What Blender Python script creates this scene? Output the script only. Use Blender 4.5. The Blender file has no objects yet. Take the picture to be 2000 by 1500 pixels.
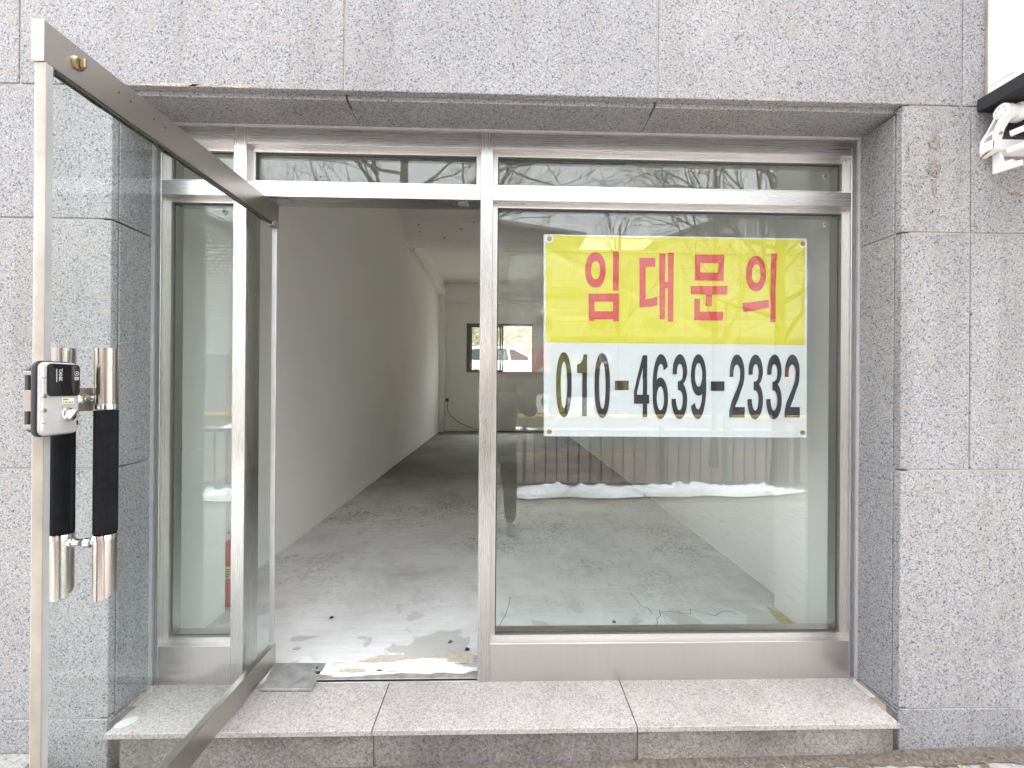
import bpy, bmesh, math, random
from mathutils import Vector, Matrix, noise as mnoise
random.seed(11)
S = bpy.context.scene
H = 1.475                      # height of the phone's lens over the pavement
def R(z): return z + H         # heights measured from the lens

# ------------------------------------------------------------------ camera
cd = bpy.data.cameras.new('camera'); cam = bpy.data.objects.new('camera', cd); S.collection.objects.link(cam)
cd.sensor_width = 36; cd.lens = 14.4; cd.clip_start = 0.02; cd.clip_end = 400
yaw, pitch, roll = 0.0244, 0.00097, 0.00697
f = Vector((math.sin(yaw)*math.cos(pitch), math.cos(yaw)*math.cos(pitch), math.sin(pitch)))
r = Vector((math.cos(yaw), -math.sin(yaw), 0)); u = r.cross(f)
r2 = r*math.cos(roll) + u*math.sin(roll); u2 = u*math.cos(roll) - r*math.sin(roll)
m = Matrix.Identity(4)
for i in range(3): m[i][0], m[i][1], m[i][2] = r2[i], u2[i], -f[i]
m.translation = (0, 0, H); cam.matrix_world = m; S.camera = cam

# ------------------------------------------------------------------ world, sun, exposure
SUN_EL, SUN_AZ = math.radians(68), math.radians(12)      # azimuth clockwise from +Y
w = bpy.data.worlds.new('World'); S.world = w; w.use_nodes = True
nt = w.node_tree; nt.nodes.clear()
sky = nt.nodes.new('ShaderNodeTexSky'); sky.sky_type = 'NISHITA'; sky.sun_disc = False
sky.sun_elevation = SUN_EL; sky.sun_rotation = SUN_AZ; sky.dust_density = 6; sky.air_density = 1.0; sky.ozone_density = 1.5
hs = nt.nodes.new('ShaderNodeHueSaturation'); hs.inputs['Saturation'].default_value = 0.10
bg = nt.nodes.new('ShaderNodeBackground'); bg.inputs['Strength'].default_value = 0.15
wo = nt.nodes.new('ShaderNodeOutputWorld')
nt.links.new(sky.outputs[0], hs.inputs['Color']); nt.links.new(hs.outputs[0], bg.inputs[0]); nt.links.new(bg.outputs[0], wo.inputs[0])
sl = bpy.data.lights.new('sun', 'SUN'); sl.energy = 0.5; sl.angle = math.radians(40); sl.color = (1, .97, .93)
so = bpy.data.objects.new('sun', sl); S.collection.objects.link(so)
sd = Vector((math.sin(SUN_AZ)*math.cos(SUN_EL), math.cos(SUN_AZ)*math.cos(SUN_EL), math.sin(SUN_EL)))
so.rotation_euler = (-sd).to_track_quat('-Z', 'Y').to_euler(); so.location = (0, -6, 20)
S.view_settings.view_transform = 'Standard'; S.view_settings.look = 'None'
S.view_settings.exposure = 3.45; S.view_settings.gamma = 1; S.view_settings.use_curve_mapping = False
c = S.cycles; c.max_bounces = 14; c.diffuse_bounces = 10; c.glossy_bounces = 6; c.transparent_max_bounces = 40
c.use_denoising = True; c.caustics_reflective = False; c.caustics_refractive = False; c.sample_clamp_indirect = 6

# ------------------------------------------------------------------ materials
def mat(name):
    m = bpy.data.materials.new(name); m.use_nodes = True
    n = m.node_tree; n.nodes.clear()
    o = n.nodes.new('ShaderNodeOutputMaterial'); b = n.nodes.new('ShaderNodeBsdfPrincipled')
    n.links.new(b.outputs[0], o.inputs[0]); return m, n, b
def N(n, t, **k):
    x = n.nodes.new(t)
    for a, v in k.items():
        if a in x.inputs: x.inputs[a].default_value = v
        else: setattr(x, a, v)
    return x
def coords(n, scale=(1, 1, 1), rnd=True):
    t = n.nodes.new('ShaderNodeTexCoord'); mp = n.nodes.new('ShaderNodeMapping'); mp.inputs['Scale'].default_value = scale
    n.links.new(t.outputs['Object'], mp.inputs[0])
    if rnd:
        oi = n.nodes.new('ShaderNodeObjectInfo'); mm = n.nodes.new('ShaderNodeMath'); mm.operation = 'MULTIPLY'; mm.inputs[1].default_value = 61
        n.links.new(oi.outputs['Random'], mm.inputs[0]); n.links.new(mm.outputs[0], mp.inputs['Location'])
    return mp.outputs[0]
def ramp(n, fac, stops, interp='LINEAR'):
    rp = n.nodes.new('ShaderNodeValToRGB'); e = rp.color_ramp.elements; rp.color_ramp.interpolation = interp
    while len(e) < len(stops): e.new(.5)
    for i, (p, col) in enumerate(stops):
        e[i].position = p; e[i].color = (*col, 1) if len(col) == 3 else col
    n.links.new(fac, rp.inputs[0]); return rp.outputs[0]
def noise(n, vec, scale, detail=3, rough=.55, dist=0):
    x = N(n, 'ShaderNodeTexNoise', Scale=scale, Detail=detail, Roughness=rough, Distortion=dist)
    n.links.new(vec, x.inputs['Vector']); return x.outputs['Fac']
def mix(n, fac, a, b, mode='MIX'):
    x = n.nodes.new('ShaderNodeMix'); x.data_type = 'RGBA'; x.blend_type = mode
    for s, v in ((0, fac), (6, a), (7, b)):
        if hasattr(v, 'node'): n.links.new(v, x.inputs[s])
        else: x.inputs[s].default_value = v if isinstance(v, (int, float)) else (*v, 1)
    return x.outputs[2]
def bump(n, b, h, strength=.3, dist=.002):
    x = N(n, 'ShaderNodeBump', Strength=strength, Distance=dist); n.links.new(h, x.inputs['Height']); n.links.new(x.outputs[0], b.inputs['Normal'])
def plain(name, col, rough=.5, metal=0, spec=None, var=.0, vs=8, bmp=0, bs=200):
    m, n, b = mat(name); b.inputs['Roughness'].default_value = rough; b.inputs['Metallic'].default_value = metal
    if spec is not None: b.inputs['Specular IOR Level'].default_value = spec
    v = coords(n)
    if var:
        k = noise(n, v, vs, 4, .6)
        n.links.new(ramp(n, k, [(.3, tuple(x*(1-var) for x in col)), (.7, tuple(min(1, x*(1+var)) for x in col))]), b.inputs['Base Color'])
    else: b.inputs['Base Color'].default_value = (*col, 1)
    if bmp: bump(n, b, noise(n, v, bs, 2), bmp, .001)
    return m
def granite(name, dark, mid, light, tan, scale=150, thr=(.40, .455, .60), rough=.55, dirt=.10, tanamt=.5):
    m, n, b = mat(name); v = coords(n)
    k = noise(n, v, scale, 2.5, .6, 1.1)
    base = ramp(n, k, [(thr[0]-.05, dark), (thr[1], mid), (thr[2], light)])
    k2 = noise(n, v, scale*.2, 1.5, .5, .6)
    t = ramp(n, k2, [(.58, (0, 0, 0)), (.64, (tanamt,)*3)])
    base = mix(n, t, base, tan)
    k3 = noise(n, v, scale*2.6, 1, .5)
    base = mix(n, .55, base, ramp(n, k3, [(.38, (.55, .55, .58)), (.55, (1, 1, 1))]), 'MULTIPLY')
    k4 = noise(n, v, 2.2, 5, .6)
    base = mix(n, 1, base, ramp(n, k4, [(.3, (1-dirt,)*3), (.62, (1, 1, 1))]), 'MULTIPLY')
    sv = coords(n, (7, 7, .55)); k5 = noise(n, sv, 1, 5, .65)
    base = mix(n, 1, base, ramp(n, k5, [(.34, (.88, .87, .86)), (.52, (1, 1, 1))]), 'MULTIPLY')
    oi = n.nodes.new('ShaderNodeObjectInfo')
    base = mix(n, 1, base, ramp(n, oi.outputs['Random'], [(0, (.91, .915, .925)), (1, (1.0, .99, .975))]), 'MULTIPLY')
    n.links.new(base, b.inputs['Base Color']); b.inputs['Roughness'].default_value = rough
    b.inputs['Specular IOR Level'].default_value = .35
    bump(n, b, k, .12, .0008); return m
M = {}
M['granite'] = granite('grey_granite', (.070, .076, .102), (.305, .31, .325), (.455, .455, .458), (.40, .366, .335), dirt=.10)
M['step'] = granite('pink_granite', (.30, .27, .255), (.43, .398, .382), (.56, .532, .512), (.50, .46, .42), 120, rough=.6, dirt=.14)
M['riser'] = granite('dirty_granite', (.19, .173, .165), (.28, .258, .248), (.385, .362, .35), (.30, .265, .235), 80, rough=.75, dirt=.45)
M['block'] = granite('stone_block', (.20, .20, .19), (.33, .33, .315), (.44, .44, .425), (.36, .345, .30), 80, rough=.7, dirt=.25)
M['joint'] = plain('joint_mortar', (.50, .47, .45), .9, var=.25, vs=9)
M['sealant'] = plain('grey_sealant', (.42, .42, .44), .6, var=.08, vs=30)
def steel(name, stretch, base=(.60, .59, .58), rough=.27):
    m, n, b = mat(name); v = coords(n, stretch)
    k = noise(n, v, 1, 3, .6)
    n.links.new(ramp(n, k, [(.3, tuple(x*.96 for x in base)), (.7, tuple(x*1.03 for x in base))]), b.inputs['Base Color'])
    n.links.new(ramp(n, k, [(.3, (rough-.02,)*3), (.75, (rough+.04,)*3)]), b.inputs['Roughness'])
    v2 = coords(n); k2 = noise(n, v2, 3, 4)
    b.inputs['Metallic'].default_value = 1
    h = n.nodes.new('ShaderNodeMath'); h.operation = 'MULTIPLY_ADD'; h.inputs[1].default_value = .25
    n.links.new(k, h.inputs[0]); n.links.new(k2, h.inputs[2]); bump(n, b, h.outputs[0], .025, .002); return m
M['steel_v'] = steel('brushed_steel_vertical', (420, 420, 3))
M['steel_h'] = steel('brushed_steel_horizontal', (3, 420, 420))
M['steel_d'] = steel('brushed_steel_door', (420, 3, 420), (.55, .52, .49), .3)
M['steel_k'] = steel('brushed_steel_kick', (350, 350, 5), (.60, .575, .56), .36)
M['steel_t'] = steel('tube_steel', (500, 500, 4), (.50, .465, .435), .2)
M['chrome'] = plain('chrome', (.72, .71, .70), .08, 1)
M['zinc'] = plain('zinc_plate', (.34, .34, .335), .45, .35, var=.3, vs=20)
M['brass'] = plain('dull_brass', (.34, .27, .16), .35, 1)
M['strip'] = plain('beige_edge_strip', (.36, .325, .28), .42, .35, var=.22, vs=6)
M['strip_side'] = plain('grey_edge_strip', (.50, .50, .51), .35, .5, var=.08, vs=8)
M['rubber'] = plain('black_rubber', (.018, .018, .02), .6)
M['grip'] = plain('black_grip', (.006, .006, .008), .75, spec=.2, var=.4, vs=60)
M['gasket'] = plain('dark_gasket', (.06, .06, .055), .5)
M['bead'] = steel('bead_steel', (60, 60, 60), (.60, .585, .57), .35)
def glass(name, tint, r0):
    m = bpy.data.materials.new(name); m.use_nodes = True; n = m.node_tree; n.nodes.clear()
    o = n.nodes.new('ShaderNodeOutputMaterial'); tr = N(n, 'ShaderNodeBsdfTransparent', Color=(*tint, 1)); gl = N(n, 'ShaderNodeBsdfGlossy', Roughness=0.0)
    gl.inputs['Color'].default_value = (.93, .96, .97, 1)
    lw = N(n, 'ShaderNodeLayerWeight', Blend=.5)
    p = N(n, 'ShaderNodeMath', operation='POWER'); p.inputs[1].default_value = 5
    q = N(n, 'ShaderNodeMath', operation='MULTIPLY_ADD'); q.inputs[1].default_value = 1-r0; q.inputs[2].default_value = r0
    mx = n.nodes.new('ShaderNodeMixShader')
    n.links.new(lw.outputs['Facing'], p.inputs[0]); n.links.new(p.outputs[0], q.inputs[0]); n.links.new(q.outputs[0], mx.inputs[0])
    n.links.new(tr.outputs[0], mx.inputs[1]); n.links.new(gl.outputs[0], mx.inputs[2]); n.links.new(mx.outputs[0], o.inputs[0]); return m
M['glass'] = glass('window_glass', (.955, .978, .970), .048)
M['doorglass'] = glass('door_glass', (.965, .985, .98), .035)
M['tintglass'] = glass('tinted_glass', (.86, .91, .89), .05)
M['edgeglass'] = plain('glass_edge', (.10, .22, .20), .15)
def wallpaint():
    m, n, b = mat('white_wall_paint'); v = coords(n)
    k = noise(n, v, 1.3, 5, .6)
    n.links.new(ramp(n, k, [(.3, (.88, .865, .84)), (.7, (.92, .91, .89))]), b.inputs['Base Color'])
    b.inputs['Roughness'].default_value = .75; bump(n, b, noise(n, v, 30, 4), .12, .004); return m
M['wall'] = wallpaint()
def floormat():
    m, n, b = mat('concrete_screed'); v = coords(n, rnd=False)
    sep = n.nodes.new('ShaderNodeSeparateXYZ'); n.links.new(v, sep.inputs[0])
    k = noise(n, v, 1.6, 8, .68, .4)
    base = ramp(n, k, [(.28, (.47, .465, .45)), (.45, (.67, .67, .67)), (.62, (.76, .76, .76))])
    # worn scuffs: small dark flecks gathered in the walked middle of the room
    fl = noise(n, v, 42, 8, .8, .5); zone = noise(n, v, 1.5, 7, .66)
    flm = ramp(n, fl, [(.49, (0, 0, 0)), (.57, (1, 1, 1))])
    zm = ramp(n, zone, [(.46, (0, 0, 0)), (.62, (.85, .85, .85))])
    yy = N(n, 'ShaderNodeMapRange'); n.links.new(sep.outputs['Y'], yy.inputs[0])
    yy.inputs[1].default_value = 2.2; yy.inputs[2].default_value = 3.0
    mm = N(n, 'ShaderNodeMath', operation='MULTIPLY'); n.links.new(flm, mm.inputs[0]); n.links.new(zm, mm.inputs[1])
    m2 = N(n, 'ShaderNodeMath', operation='MULTIPLY'); n.links.new(mm.outputs[0], m2.inputs[0]); n.links.new(yy.outputs[0], m2.inputs[1])
    base = mix(n, m2.outputs[0], base, (.20, .18, .155))
    sp2 = noise(n, v, 150, 4, .7); sz = noise(n, v, 2.3, 4, .6)
    s2 = N(n, 'ShaderNodeMath', operation='MULTIPLY'); n.links.new(ramp(n, sp2, [(.60, (0, 0, 0)), (.66, (.8, .8, .8))]), s2.inputs[0]); n.links.new(ramp(n, sz, [(.4, (.15,)*3), (.65, (1, 1, 1))]), s2.inputs[1])
    base = mix(n, s2.outputs[0], base, (.24, .21, .18))
    tr2 = noise(n, coords(n, (3, 22, 22), False), 1, 6, .7)
    base = mix(n, 1, base, ramp(n, tr2, [(.35, (.90, .895, .885)), (.55, (1, 1, 1))]), 'MULTIPLY')
    # darker brown over the back half of the floor, with an irregular edge
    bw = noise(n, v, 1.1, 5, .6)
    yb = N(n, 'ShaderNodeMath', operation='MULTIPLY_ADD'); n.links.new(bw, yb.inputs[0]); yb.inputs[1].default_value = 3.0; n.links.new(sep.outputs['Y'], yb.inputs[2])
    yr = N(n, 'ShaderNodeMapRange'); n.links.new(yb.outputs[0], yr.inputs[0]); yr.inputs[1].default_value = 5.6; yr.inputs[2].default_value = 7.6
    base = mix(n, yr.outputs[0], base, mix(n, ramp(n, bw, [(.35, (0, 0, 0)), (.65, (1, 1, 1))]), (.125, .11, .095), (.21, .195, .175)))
    # damp patches close to the door
    dp = noise(n, v, 3.4, 3, .5, .5)
    ny = N(n, 'ShaderNodeMapRange'); n.links.new(sep.outputs['Y'], ny.inputs[0]); ny.inputs[1].default_value = 2.6; ny.inputs[2].default_value = 2.2
    dm = N(n, 'ShaderNodeMath', operation='MULTIPLY'); n.links.new(ramp(n, dp, [(.55, (0, 0, 0)), (.58, (.75, .75, .75))]), dm.inputs[0]); n.links.new(ny.outputs[0], dm.inputs[1])
    base = mix(n, dm.outputs[0], base, (.44, .435, .42))
    n.links.new(base, b.inputs['Base Color'])
    n.links.new(ramp(n, k, [(.3, (.55,)*3), (.65, (.75,)*3)]), b.inputs['Roughness'])
    b.inputs['Specular IOR Level'].default_value = .3
    bump(n, b, noise(n, v, 12, 6, .6), .15, .006); return m
M['floor'] = floormat()
M['whitewash'] = plain('white_paint_splash', (.80, .79, .76), .7, var=.12, vs=30, bmp=.4, bs=60)
M['tanwash'] = plain('tan_plaster', (.52, .47, .38), .8, var=.2, vs=30)
M['yellowline'] = plain('yellow_stain', (.50, .42, .12), .7, var=.3, vs=40)
M['vinyl_y'] = plain('yellow_vinyl', (.62, .55, .045), .32, var=.02, vs=4)
M['vinyl_w'] = plain('white_vinyl', (.63, .64, .67), .32, var=.02, vs=4)
M['ink_r'] = plain('red_ink', (.56, .06, .06), .32)
M['ink_k'] = plain('black_ink', (.012, .012, .018), .28)
M['clear'] = plain('clear_plastic', (.70, .70, .66), .2)
M['white'] = plain('white_powder_coat', (.80, .80, .79), .4, var=.03, vs=10)
M['signwhite'] = plain('white_sign_metal', (.82, .83, .83), .35, var=.03, vs=3)
M['rust'] = plain('rust', (.30, .13, .04), .9, var=.4, vs=90)
M['blackfab'] = plain('black_awning_fabric', (.02, .02, .023), .8)
M['lockgrey'] = plain('lock_silver', (.50, .495, .485), .38, .35, var=.06, vs=25)
M['lockface'] = plain('lock_black_gloss', (.008, .008, .01), .08)
M['lockrim'] = plain('lock_dark_rim', (.035, .032, .04), .4)
M['print'] = plain('print_grey', (.45, .45, .45), .5)
M['cream'] = plain('cream_sticker', (.72, .66, .50), .6)
M['blueink'] = plain('blue_ink', (.20, .33, .62), .6)
M['red'] = plain('extinguisher_red', (.55, .03, .03), .3)
M['yellow'] = plain('yellow_label', (.75, .60, .04), .5)
M['outlet'] = plain('outlet_plastic', (.50, .49, .46), .5)
M['cable'] = plain('grey_cable', (.22, .21, .20), .6)
M['winframe'] = plain('window_frame_brown', (.19, .175, .145), .5)
M['pave'] = plain('paver', (.34, .32, .305), .85, var=.28, vs=10, bmp=.5, bs=120)
M['pavebase'] = plain('paving_sand', (.20, .185, .165), .95, var=.3, vs=20)
M['asphalt'] = plain('asphalt', (.065, .065, .067), .9, var=.25, vs=4, bmp=.5, bs=150)
M['redasphalt'] = plain('brown_asphalt', (.12, .085, .077), .9, var=.2, vs=4)
M['kerb'] = plain('kerb_granite', (.36, .36, .35), .8, var=.2, vs=30)
M['linepaint'] = plain('yellow_road_paint', (.42, .29, .06), .7, var=.2, vs=20)
M['snow'] = plain('dirty_snow', (.88, .90, .93), .6, var=.06, vs=25, bmp=.6, bs=60)
M['railpaint'] = plain('fence_paint', (.05, .048, .045), .5)
M['bark'] = plain('bark', (.045, .04, .034), .9, var=.35, vs=30, bmp=.6, bs=50)
M['clad'] = plain('grey_cladding', (.20, .205, .20), .6, var=.08, vs=2)
M['clad_d'] = plain('dark_cladding', (.12, .124, .124), .6, var=.08, vs=2)
M['louvre'] = plain('louvre_metal', (.50, .51, .50), .5)
M['darkglass'] = plain('dark_window', (.03, .035, .04), .08, spec=.8)
M['shopred'] = plain('shop_sign_red', (.30, .035, .04), .5)
M['shopgrey'] = plain('shopfront', (.035, .035, .037), .5)
M['posteryellow'] = plain('poster_yellow', (.24, .23, .045), .6)
M['posterorange'] = plain('poster_orange', (.36, .20, .025), .6)
M['paper'] = plain('poster_white', (.50, .505, .51), .6)
M['brickwall'] = plain('brick_red_brown', (.16, .12, .10), .85, var=.25, vs=20)
M['render'] = plain('house_render', (.22, .215, .20), .8, var=.08, vs=2)
M['roofdark'] = plain('roof_sheet', (.09, .09, .095), .7)
M['jacket'] = plain('dark_jacket', (.014, .016, .015), .8, var=.3, vs=12)
M['trousers'] = plain('dark_trousers', (.016, .017, .022), .85)
M['skin'] = plain('skin', (.62, .42, .33), .55)
M['hair'] = plain('black_hair', (.012, .011, .010), .6)
M['phone'] = plain('phone_black', (.01, .01, .012), .25)
M['carpaint'] = plain('white_car_paint', (.80, .80, .80), .2)
M['tyre'] = plain('tyre', (.02, .02, .02), .8)
M['carglass'] = plain('car_glass', (.05, .06, .065), .1, spec=.2)
M['straw'] = plain('dry_grass', (.46, .395, .29), .9, var=.35, vs=3)
M['hill'] = plain('dry_bank', (.40, .35, .27), .95, var=.35, vs=2)
M['earth'] = plain('bare_ground', (.30, .27, .23), .95, var=.2, vs=2)
M['leaf'] = plain('dead_leaf', (.15, .11, .06), .9, var=.4, vs=60)
M['limestain'] = granite('lime_stain', (.22, .19, .13), (.42, .38, .29), (.56, .53, .45), (.48, .40, .24), 130)
M['soil'] = plain('damp_soil', (.12, .10, .085), .95, var=.5, vs=70, bmp=.8, bs=90)
M['stain'] = granite('old_glue', (.09, .085, .08), (.27, .245, .21), (.42, .385, .33), (.33, .27, .19), 120, rough=.8)

# ------------------------------------------------------------------ geometry helpers
class MB:
    def __init__(s): s.bm = bmesh.new()
    def merge(s, b, smooth=False):
        if smooth:
            for q in b.faces: q.smooth = True
        me = bpy.data.meshes.new('t'); b.to_mesh(me); b.free(); s.bm.from_mesh(me); bpy.data.meshes.remove(me); return s
    def box(s, x0, x1, y0, y1, z0, z1, bev=0, seg=1):
        b = bmesh.new(); bmesh.ops.create_cube(b, size=1)
        for v in b.verts: v.co = Vector(((x0+x1)/2+v.co.x*(x1-x0), (y0+y1)/2+v.co.y*(y1-y0), (z0+z1)/2+v.co.z*(z1-z0)))
        if bev: bmesh.ops.bevel(b, geom=b.edges[:], offset=bev, segments=seg, affect='EDGES', profile=.5)
        return s.merge(b, bev and seg > 1)
    def prism(s, poly, axis, a, b_, bev=0, seg=1, smooth=False):
        b = bmesh.new()
        def P(p, t): return {'x': (t, p[0], p[1]), 'y': (p[0], t, p[1]), 'z': (p[0], p[1], t)}[axis]
        va = [b.verts.new(P(p, a)) for p in poly]; vb = [b.verts.new(P(p, b_)) for p in poly]
        b.faces.new(va); b.faces.new(vb[::-1]); n = len(poly)
        for i in range(n): b.faces.new((va[i], vb[i], vb[(i+1) % n], va[(i+1) % n]))
        bmesh.ops.recalc_face_normals(b, faces=b.faces[:])
        if bev: bmesh.ops.bevel(b, geom=b.edges[:], offset=bev, segments=seg, affect='EDGES', profile=.5)
        return s.merge(b, smooth)
    def tube(s, pts, rad, n=8, smooth=True, caps=True):
        b = bmesh.new(); pts = [Vector(p) for p in pts]; rings = []
        for i, p in enumerate(pts):
            d = (pts[min(i+1, len(pts)-1)] - pts[max(i-1, 0)]).normalized()
            a = d.orthogonal().normalized() if i == 0 else (a - d*a.dot(d)).normalized()
            q = d.cross(a); rr = rad[i] if isinstance(rad, (list, tuple)) else rad
            rings.append([b.verts.new(p + (a*math.cos(t*2*math.pi/n) + q*math.sin(t*2*math.pi/n))*rr) for t in range(n)])
        for i in range(len(rings)-1):
            for t in range(n):
                fc = b.faces.new((rings[i][t], rings[i][(t+1) % n], rings[i+1][(t+1) % n], rings[i+1][t])); fc.smooth = smooth
        if caps: b.faces.new(rings[0][::-1]); b.faces.new(rings[-1])
        return s.merge(b)
    def lathe(s, prof, o, axis='z', n=20):
        b = bmesh.new(); o = Vector(o); rings = []
        for rr, t in prof:
            ring = []
            for i in range(n):
                a = 2*math.pi*i/n; ca, sa = rr*math.cos(a), rr*math.sin(a)
                ring.append(b.verts.new(o + Vector({'z': (ca, sa, t), 'x': (t, ca, sa), 'y': (ca, t, sa)}[axis])))
            rings.append(ring)
        for i in range(len(rings)-1):
            for k in range(n):
                fc = b.faces.new((rings[i][k], rings[i][(k+1) % n], rings[i+1][(k+1) % n], rings[i+1][k])); fc.smooth = True
        b.faces.new(rings[0]); b.faces.new(rings[-1]); bmesh.ops.recalc_face_normals(b, faces=b.faces[:])
        return s.merge(b)
    def poly(s, pts):
        s.bm.faces.new([s.bm.verts.new(p) for p in pts]); return s
    def blob(s, co, rad, sub=2, sc=(1, 1, 1)):
        b = bmesh.new(); bmesh.ops.create_icosphere(b, subdivisions=sub, radius=rad)
        for v in b.verts: v.co = Vector(co) + Vector((v.co.x*sc[0], v.co.y*sc[1], v.co.z*sc[2]))
        return s.merge(b, True)
LOC = {}
def obj(name, mb, mtl, parent=None, loc=None, label=None, kind=None):
    o = LOC.get(parent.name, Vector()) if parent else Vector(loc or (0, 0, 0))
    if o.length: bmesh.ops.translate(mb.bm, verts=mb.bm.verts[:], vec=-o)
    for e in mb.bm.edges:
        if len(e.link_faces) == 2 and e.calc_face_angle(0) > .62: e.smooth = False
    me = bpy.data.meshes.new(name); mb.bm.to_mesh(me); mb.bm.free(); me.materials.append(M[mtl] if isinstance(mtl, str) else mtl)
    ob = bpy.data.objects.new(name, me); S.collection.objects.link(ob)
    if parent: ob.parent = parent
    else: ob.location = o
    LOC[ob.name] = o.copy()
    if label: ob['label'] = label
    if kind: ob['kind'] = kind
    return ob
def thing(name, label, cat, loc, group=None):
    o = bpy.data.objects.new(name, None); o.empty_display_size = .1; S.collection.objects.link(o); o.location = loc; LOC[o.name] = Vector(loc)
    o['label'] = label; o['category'] = cat
    if group: o['group'] = group
    return o
def tag(o, label, cat, group=None):
    o['label'] = label; o['category'] = cat
    if group: o['group'] = group
    return o
def struct(name, mb, mtl): return obj(name, mb, mtl, kind='structure')
def box(*a, **k): return MB().box(*a, **k)
def text_mb(body, size, place, bold=0, align='CENTER'):
    cu = bpy.data.curves.new('t', 'FONT'); cu.body = body; cu.size = size; cu.align_x = align; cu.align_y = 'CENTER'; cu.offset = bold; cu.resolution_u = 4
    ob = bpy.data.objects.new('t', cu); S.collection.objects.link(ob); bpy.context.view_layer.update()
    me = bpy.data.meshes.new_from_object(ob.evaluated_get(bpy.context.evaluated_depsgraph_get()))
    bpy.data.objects.remove(ob); bpy.data.curves.remove(cu)
    mb = MB(); mb.bm.from_mesh(me); bpy.data.meshes.remove(me)
    for v in mb.bm.verts: v.co = Vector(place(v.co.x, v.co.y))
    return mb

# ================================================================== ground and street
def tilt(mb):                      # the pavement falls gently to the left
    for v in mb.bm.verts: v.co.z += .010*v.co.x
    return mb
struct('pavement', tilt(box(-40, 40, -2.25, 1.72, -.4, -.035)), 'pavebase')
pv = bpy.data.objects['pavement']
rows = 7; k = 0
rest = MB()
for j in range(24):
    y1 = 1.583 - j*.121
    for i in range(40):
        x0 = -3.9 + i*.241 + (j % 2)*.12
        dz = random.uniform(-.002, .003)
        if k < 200 and j < rows and -2.2 < x0 < 2.7:
            obj('paver', tilt(box(x0, x0+.234, y1-.114, y1, -.06, dz, .004)), 'pave', pv); k += 1
        else: rest.box(x0, x0+.234, y1-.114, y1, -.06, dz)
o = obj('far_pavers', tilt(rest), 'pave', pv); o['kind'] = 'stuff'
struct('kerb', box(-40, 40, -2.42, -2.252, -.4, .0, .012), 'kerb')
struct('road', box(-60, 60, -9.5, -2.42, -.5, -.125), 'asphalt')
struct('cycle_lane', box(-60, 60, -5.6, -2.425, -.124, -.121), 'redasphalt')
struct('road_line', box(-60, 60, -5.78, -5.66, -.124, -.117), 'linepaint')
struct('opposite_pavement', box(-60, 60, -13.0, -9.5, -.5, -.0), 'pavebase')
struct('ground', box(-150, 150, -150, 150, -.9, -.52), 'earth')

# ================================================================== shop interior shell
YB = 11.35; FL = R(-1.295); CE = R(2.78)
struct('floor', box(-1.85, 1.85, 1.806, YB+.2, FL-.2, FL), 'floor')
struct('left_wall', box(-1.84, -1.69, 1.90, YB+.15, FL, CE), 'wall')
struct('right_wall', box(1.705, 1.85, 1.90, YB+.15, FL, CE), 'wall')
WX0, WX1, WZ0, WZ1 = -.985, .845, R(.325), R(1.675)
bw = MB()
bw.box(-1.69, WX0, YB, YB+.15, FL, CE); bw.box(WX1, 1.705, YB, YB+.15, FL, CE)
bw.box(WX0, WX1, YB, YB+.15, FL, WZ0); bw.box(WX0, WX1, YB, YB+.15, WZ1, CE)
struct('back_wall', bw, 'wall')
struct('ceiling', box(-1.85, 1.85, 1.70, YB+.2, CE, CE+.25), 'wall')
struct('cross_beam', box(-1.69, 1.705, 7.04, 7.44, R(2.445), CE, .006), 'wall')
struct('wall_beam', box(-1.69, -1.58, 7.44, YB, R(2.38), CE, .006), 'wall')
struct('back_beam', box(-1.58, 1.705, YB-.06, YB, R(2.235), CE, .006), 'wall')
struct('corner_pillar', box(-1.69, -1.56, YB-.3, YB, FL, R(2.38), .006), 'wall')
struct('left_pillar', box(-1.69, -1.545, 1.91, 2.345, FL, CE, .008), 'wall')
struct('right_pillar', box(1.60, 1.705, 1.91, 2.366, FL, CE, .008), 'wall')
struct('lintel_wall', box(-1.69, 1.705, 1.70, 1.906, R(1.125), CE), 'wall')
ret = MB(); ret.box(-1.84, -1.4985, 1.802, 1.909, FL-.1, R(1.12)); ret.box(1.5885, 1.85, 1.802, 1.909, FL-.1, R(1.12))
struct('front_wall_return', ret, 'wall')
fl = bpy.data.objects['floor']
# paint skirting line, splashes of white paint and plaster beside the threshold
sk = MB()
seg = []
y = 2.36
while y < 6.2:
    seg.append((y, .012 + .012*mnoise.noise((y*3, 0, 0)) + .018*max(0, (4-y)/2))); y += .08
for i in range(len(seg)-1):
    (a, wa), (b_, wb) = seg[i], seg[i+1]; wa, wb = max(.003, wa), max(.003, wb)
    sk.poly([(-1.69, a, FL+.002), (-1.69+wa, a, FL+.002), (-1.69+wb, b_, FL+.002), (-1.69, b_, FL+.002)])
obj('paint_edge', sk, 'whitewash', fl)
def splat(name, mtl, cx, cy, rx, ry, z, seed, n=46, rag=.35):
    mb = MB(); pts = []
    for i in range(n):
        t = 2*math.pi*i/n; q = 1 + rag*mnoise.noise((math.cos(t)*1.7+seed, math.sin(t)*1.7, seed)) + rag*.5*mnoise.noise((math.cos(t)*6+seed, math.sin(t)*6, seed*2)) + rag*.25*mnoise.noise((math.cos(t)*17+seed, math.sin(t)*17, seed))
        pts.append((cx+rx*q*math.cos(t), cy+ry*q*math.sin(t), z))
    mb.poly(pts); return obj(name, mb, mtl, fl)
splat('paint_splash', 'whitewash', -.40, 1.905, .34, .055, FL+.003, 3.1, rag=.7)
splat('paint_splash', 'whitewash', -.24, 1.855, .18, .022, FL+.005, 7.7, rag=.6)
splat('paint_splash', 'whitewash', -.62, 1.845, .16, .020, FL+.003, 9.2, rag=.6)
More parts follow.
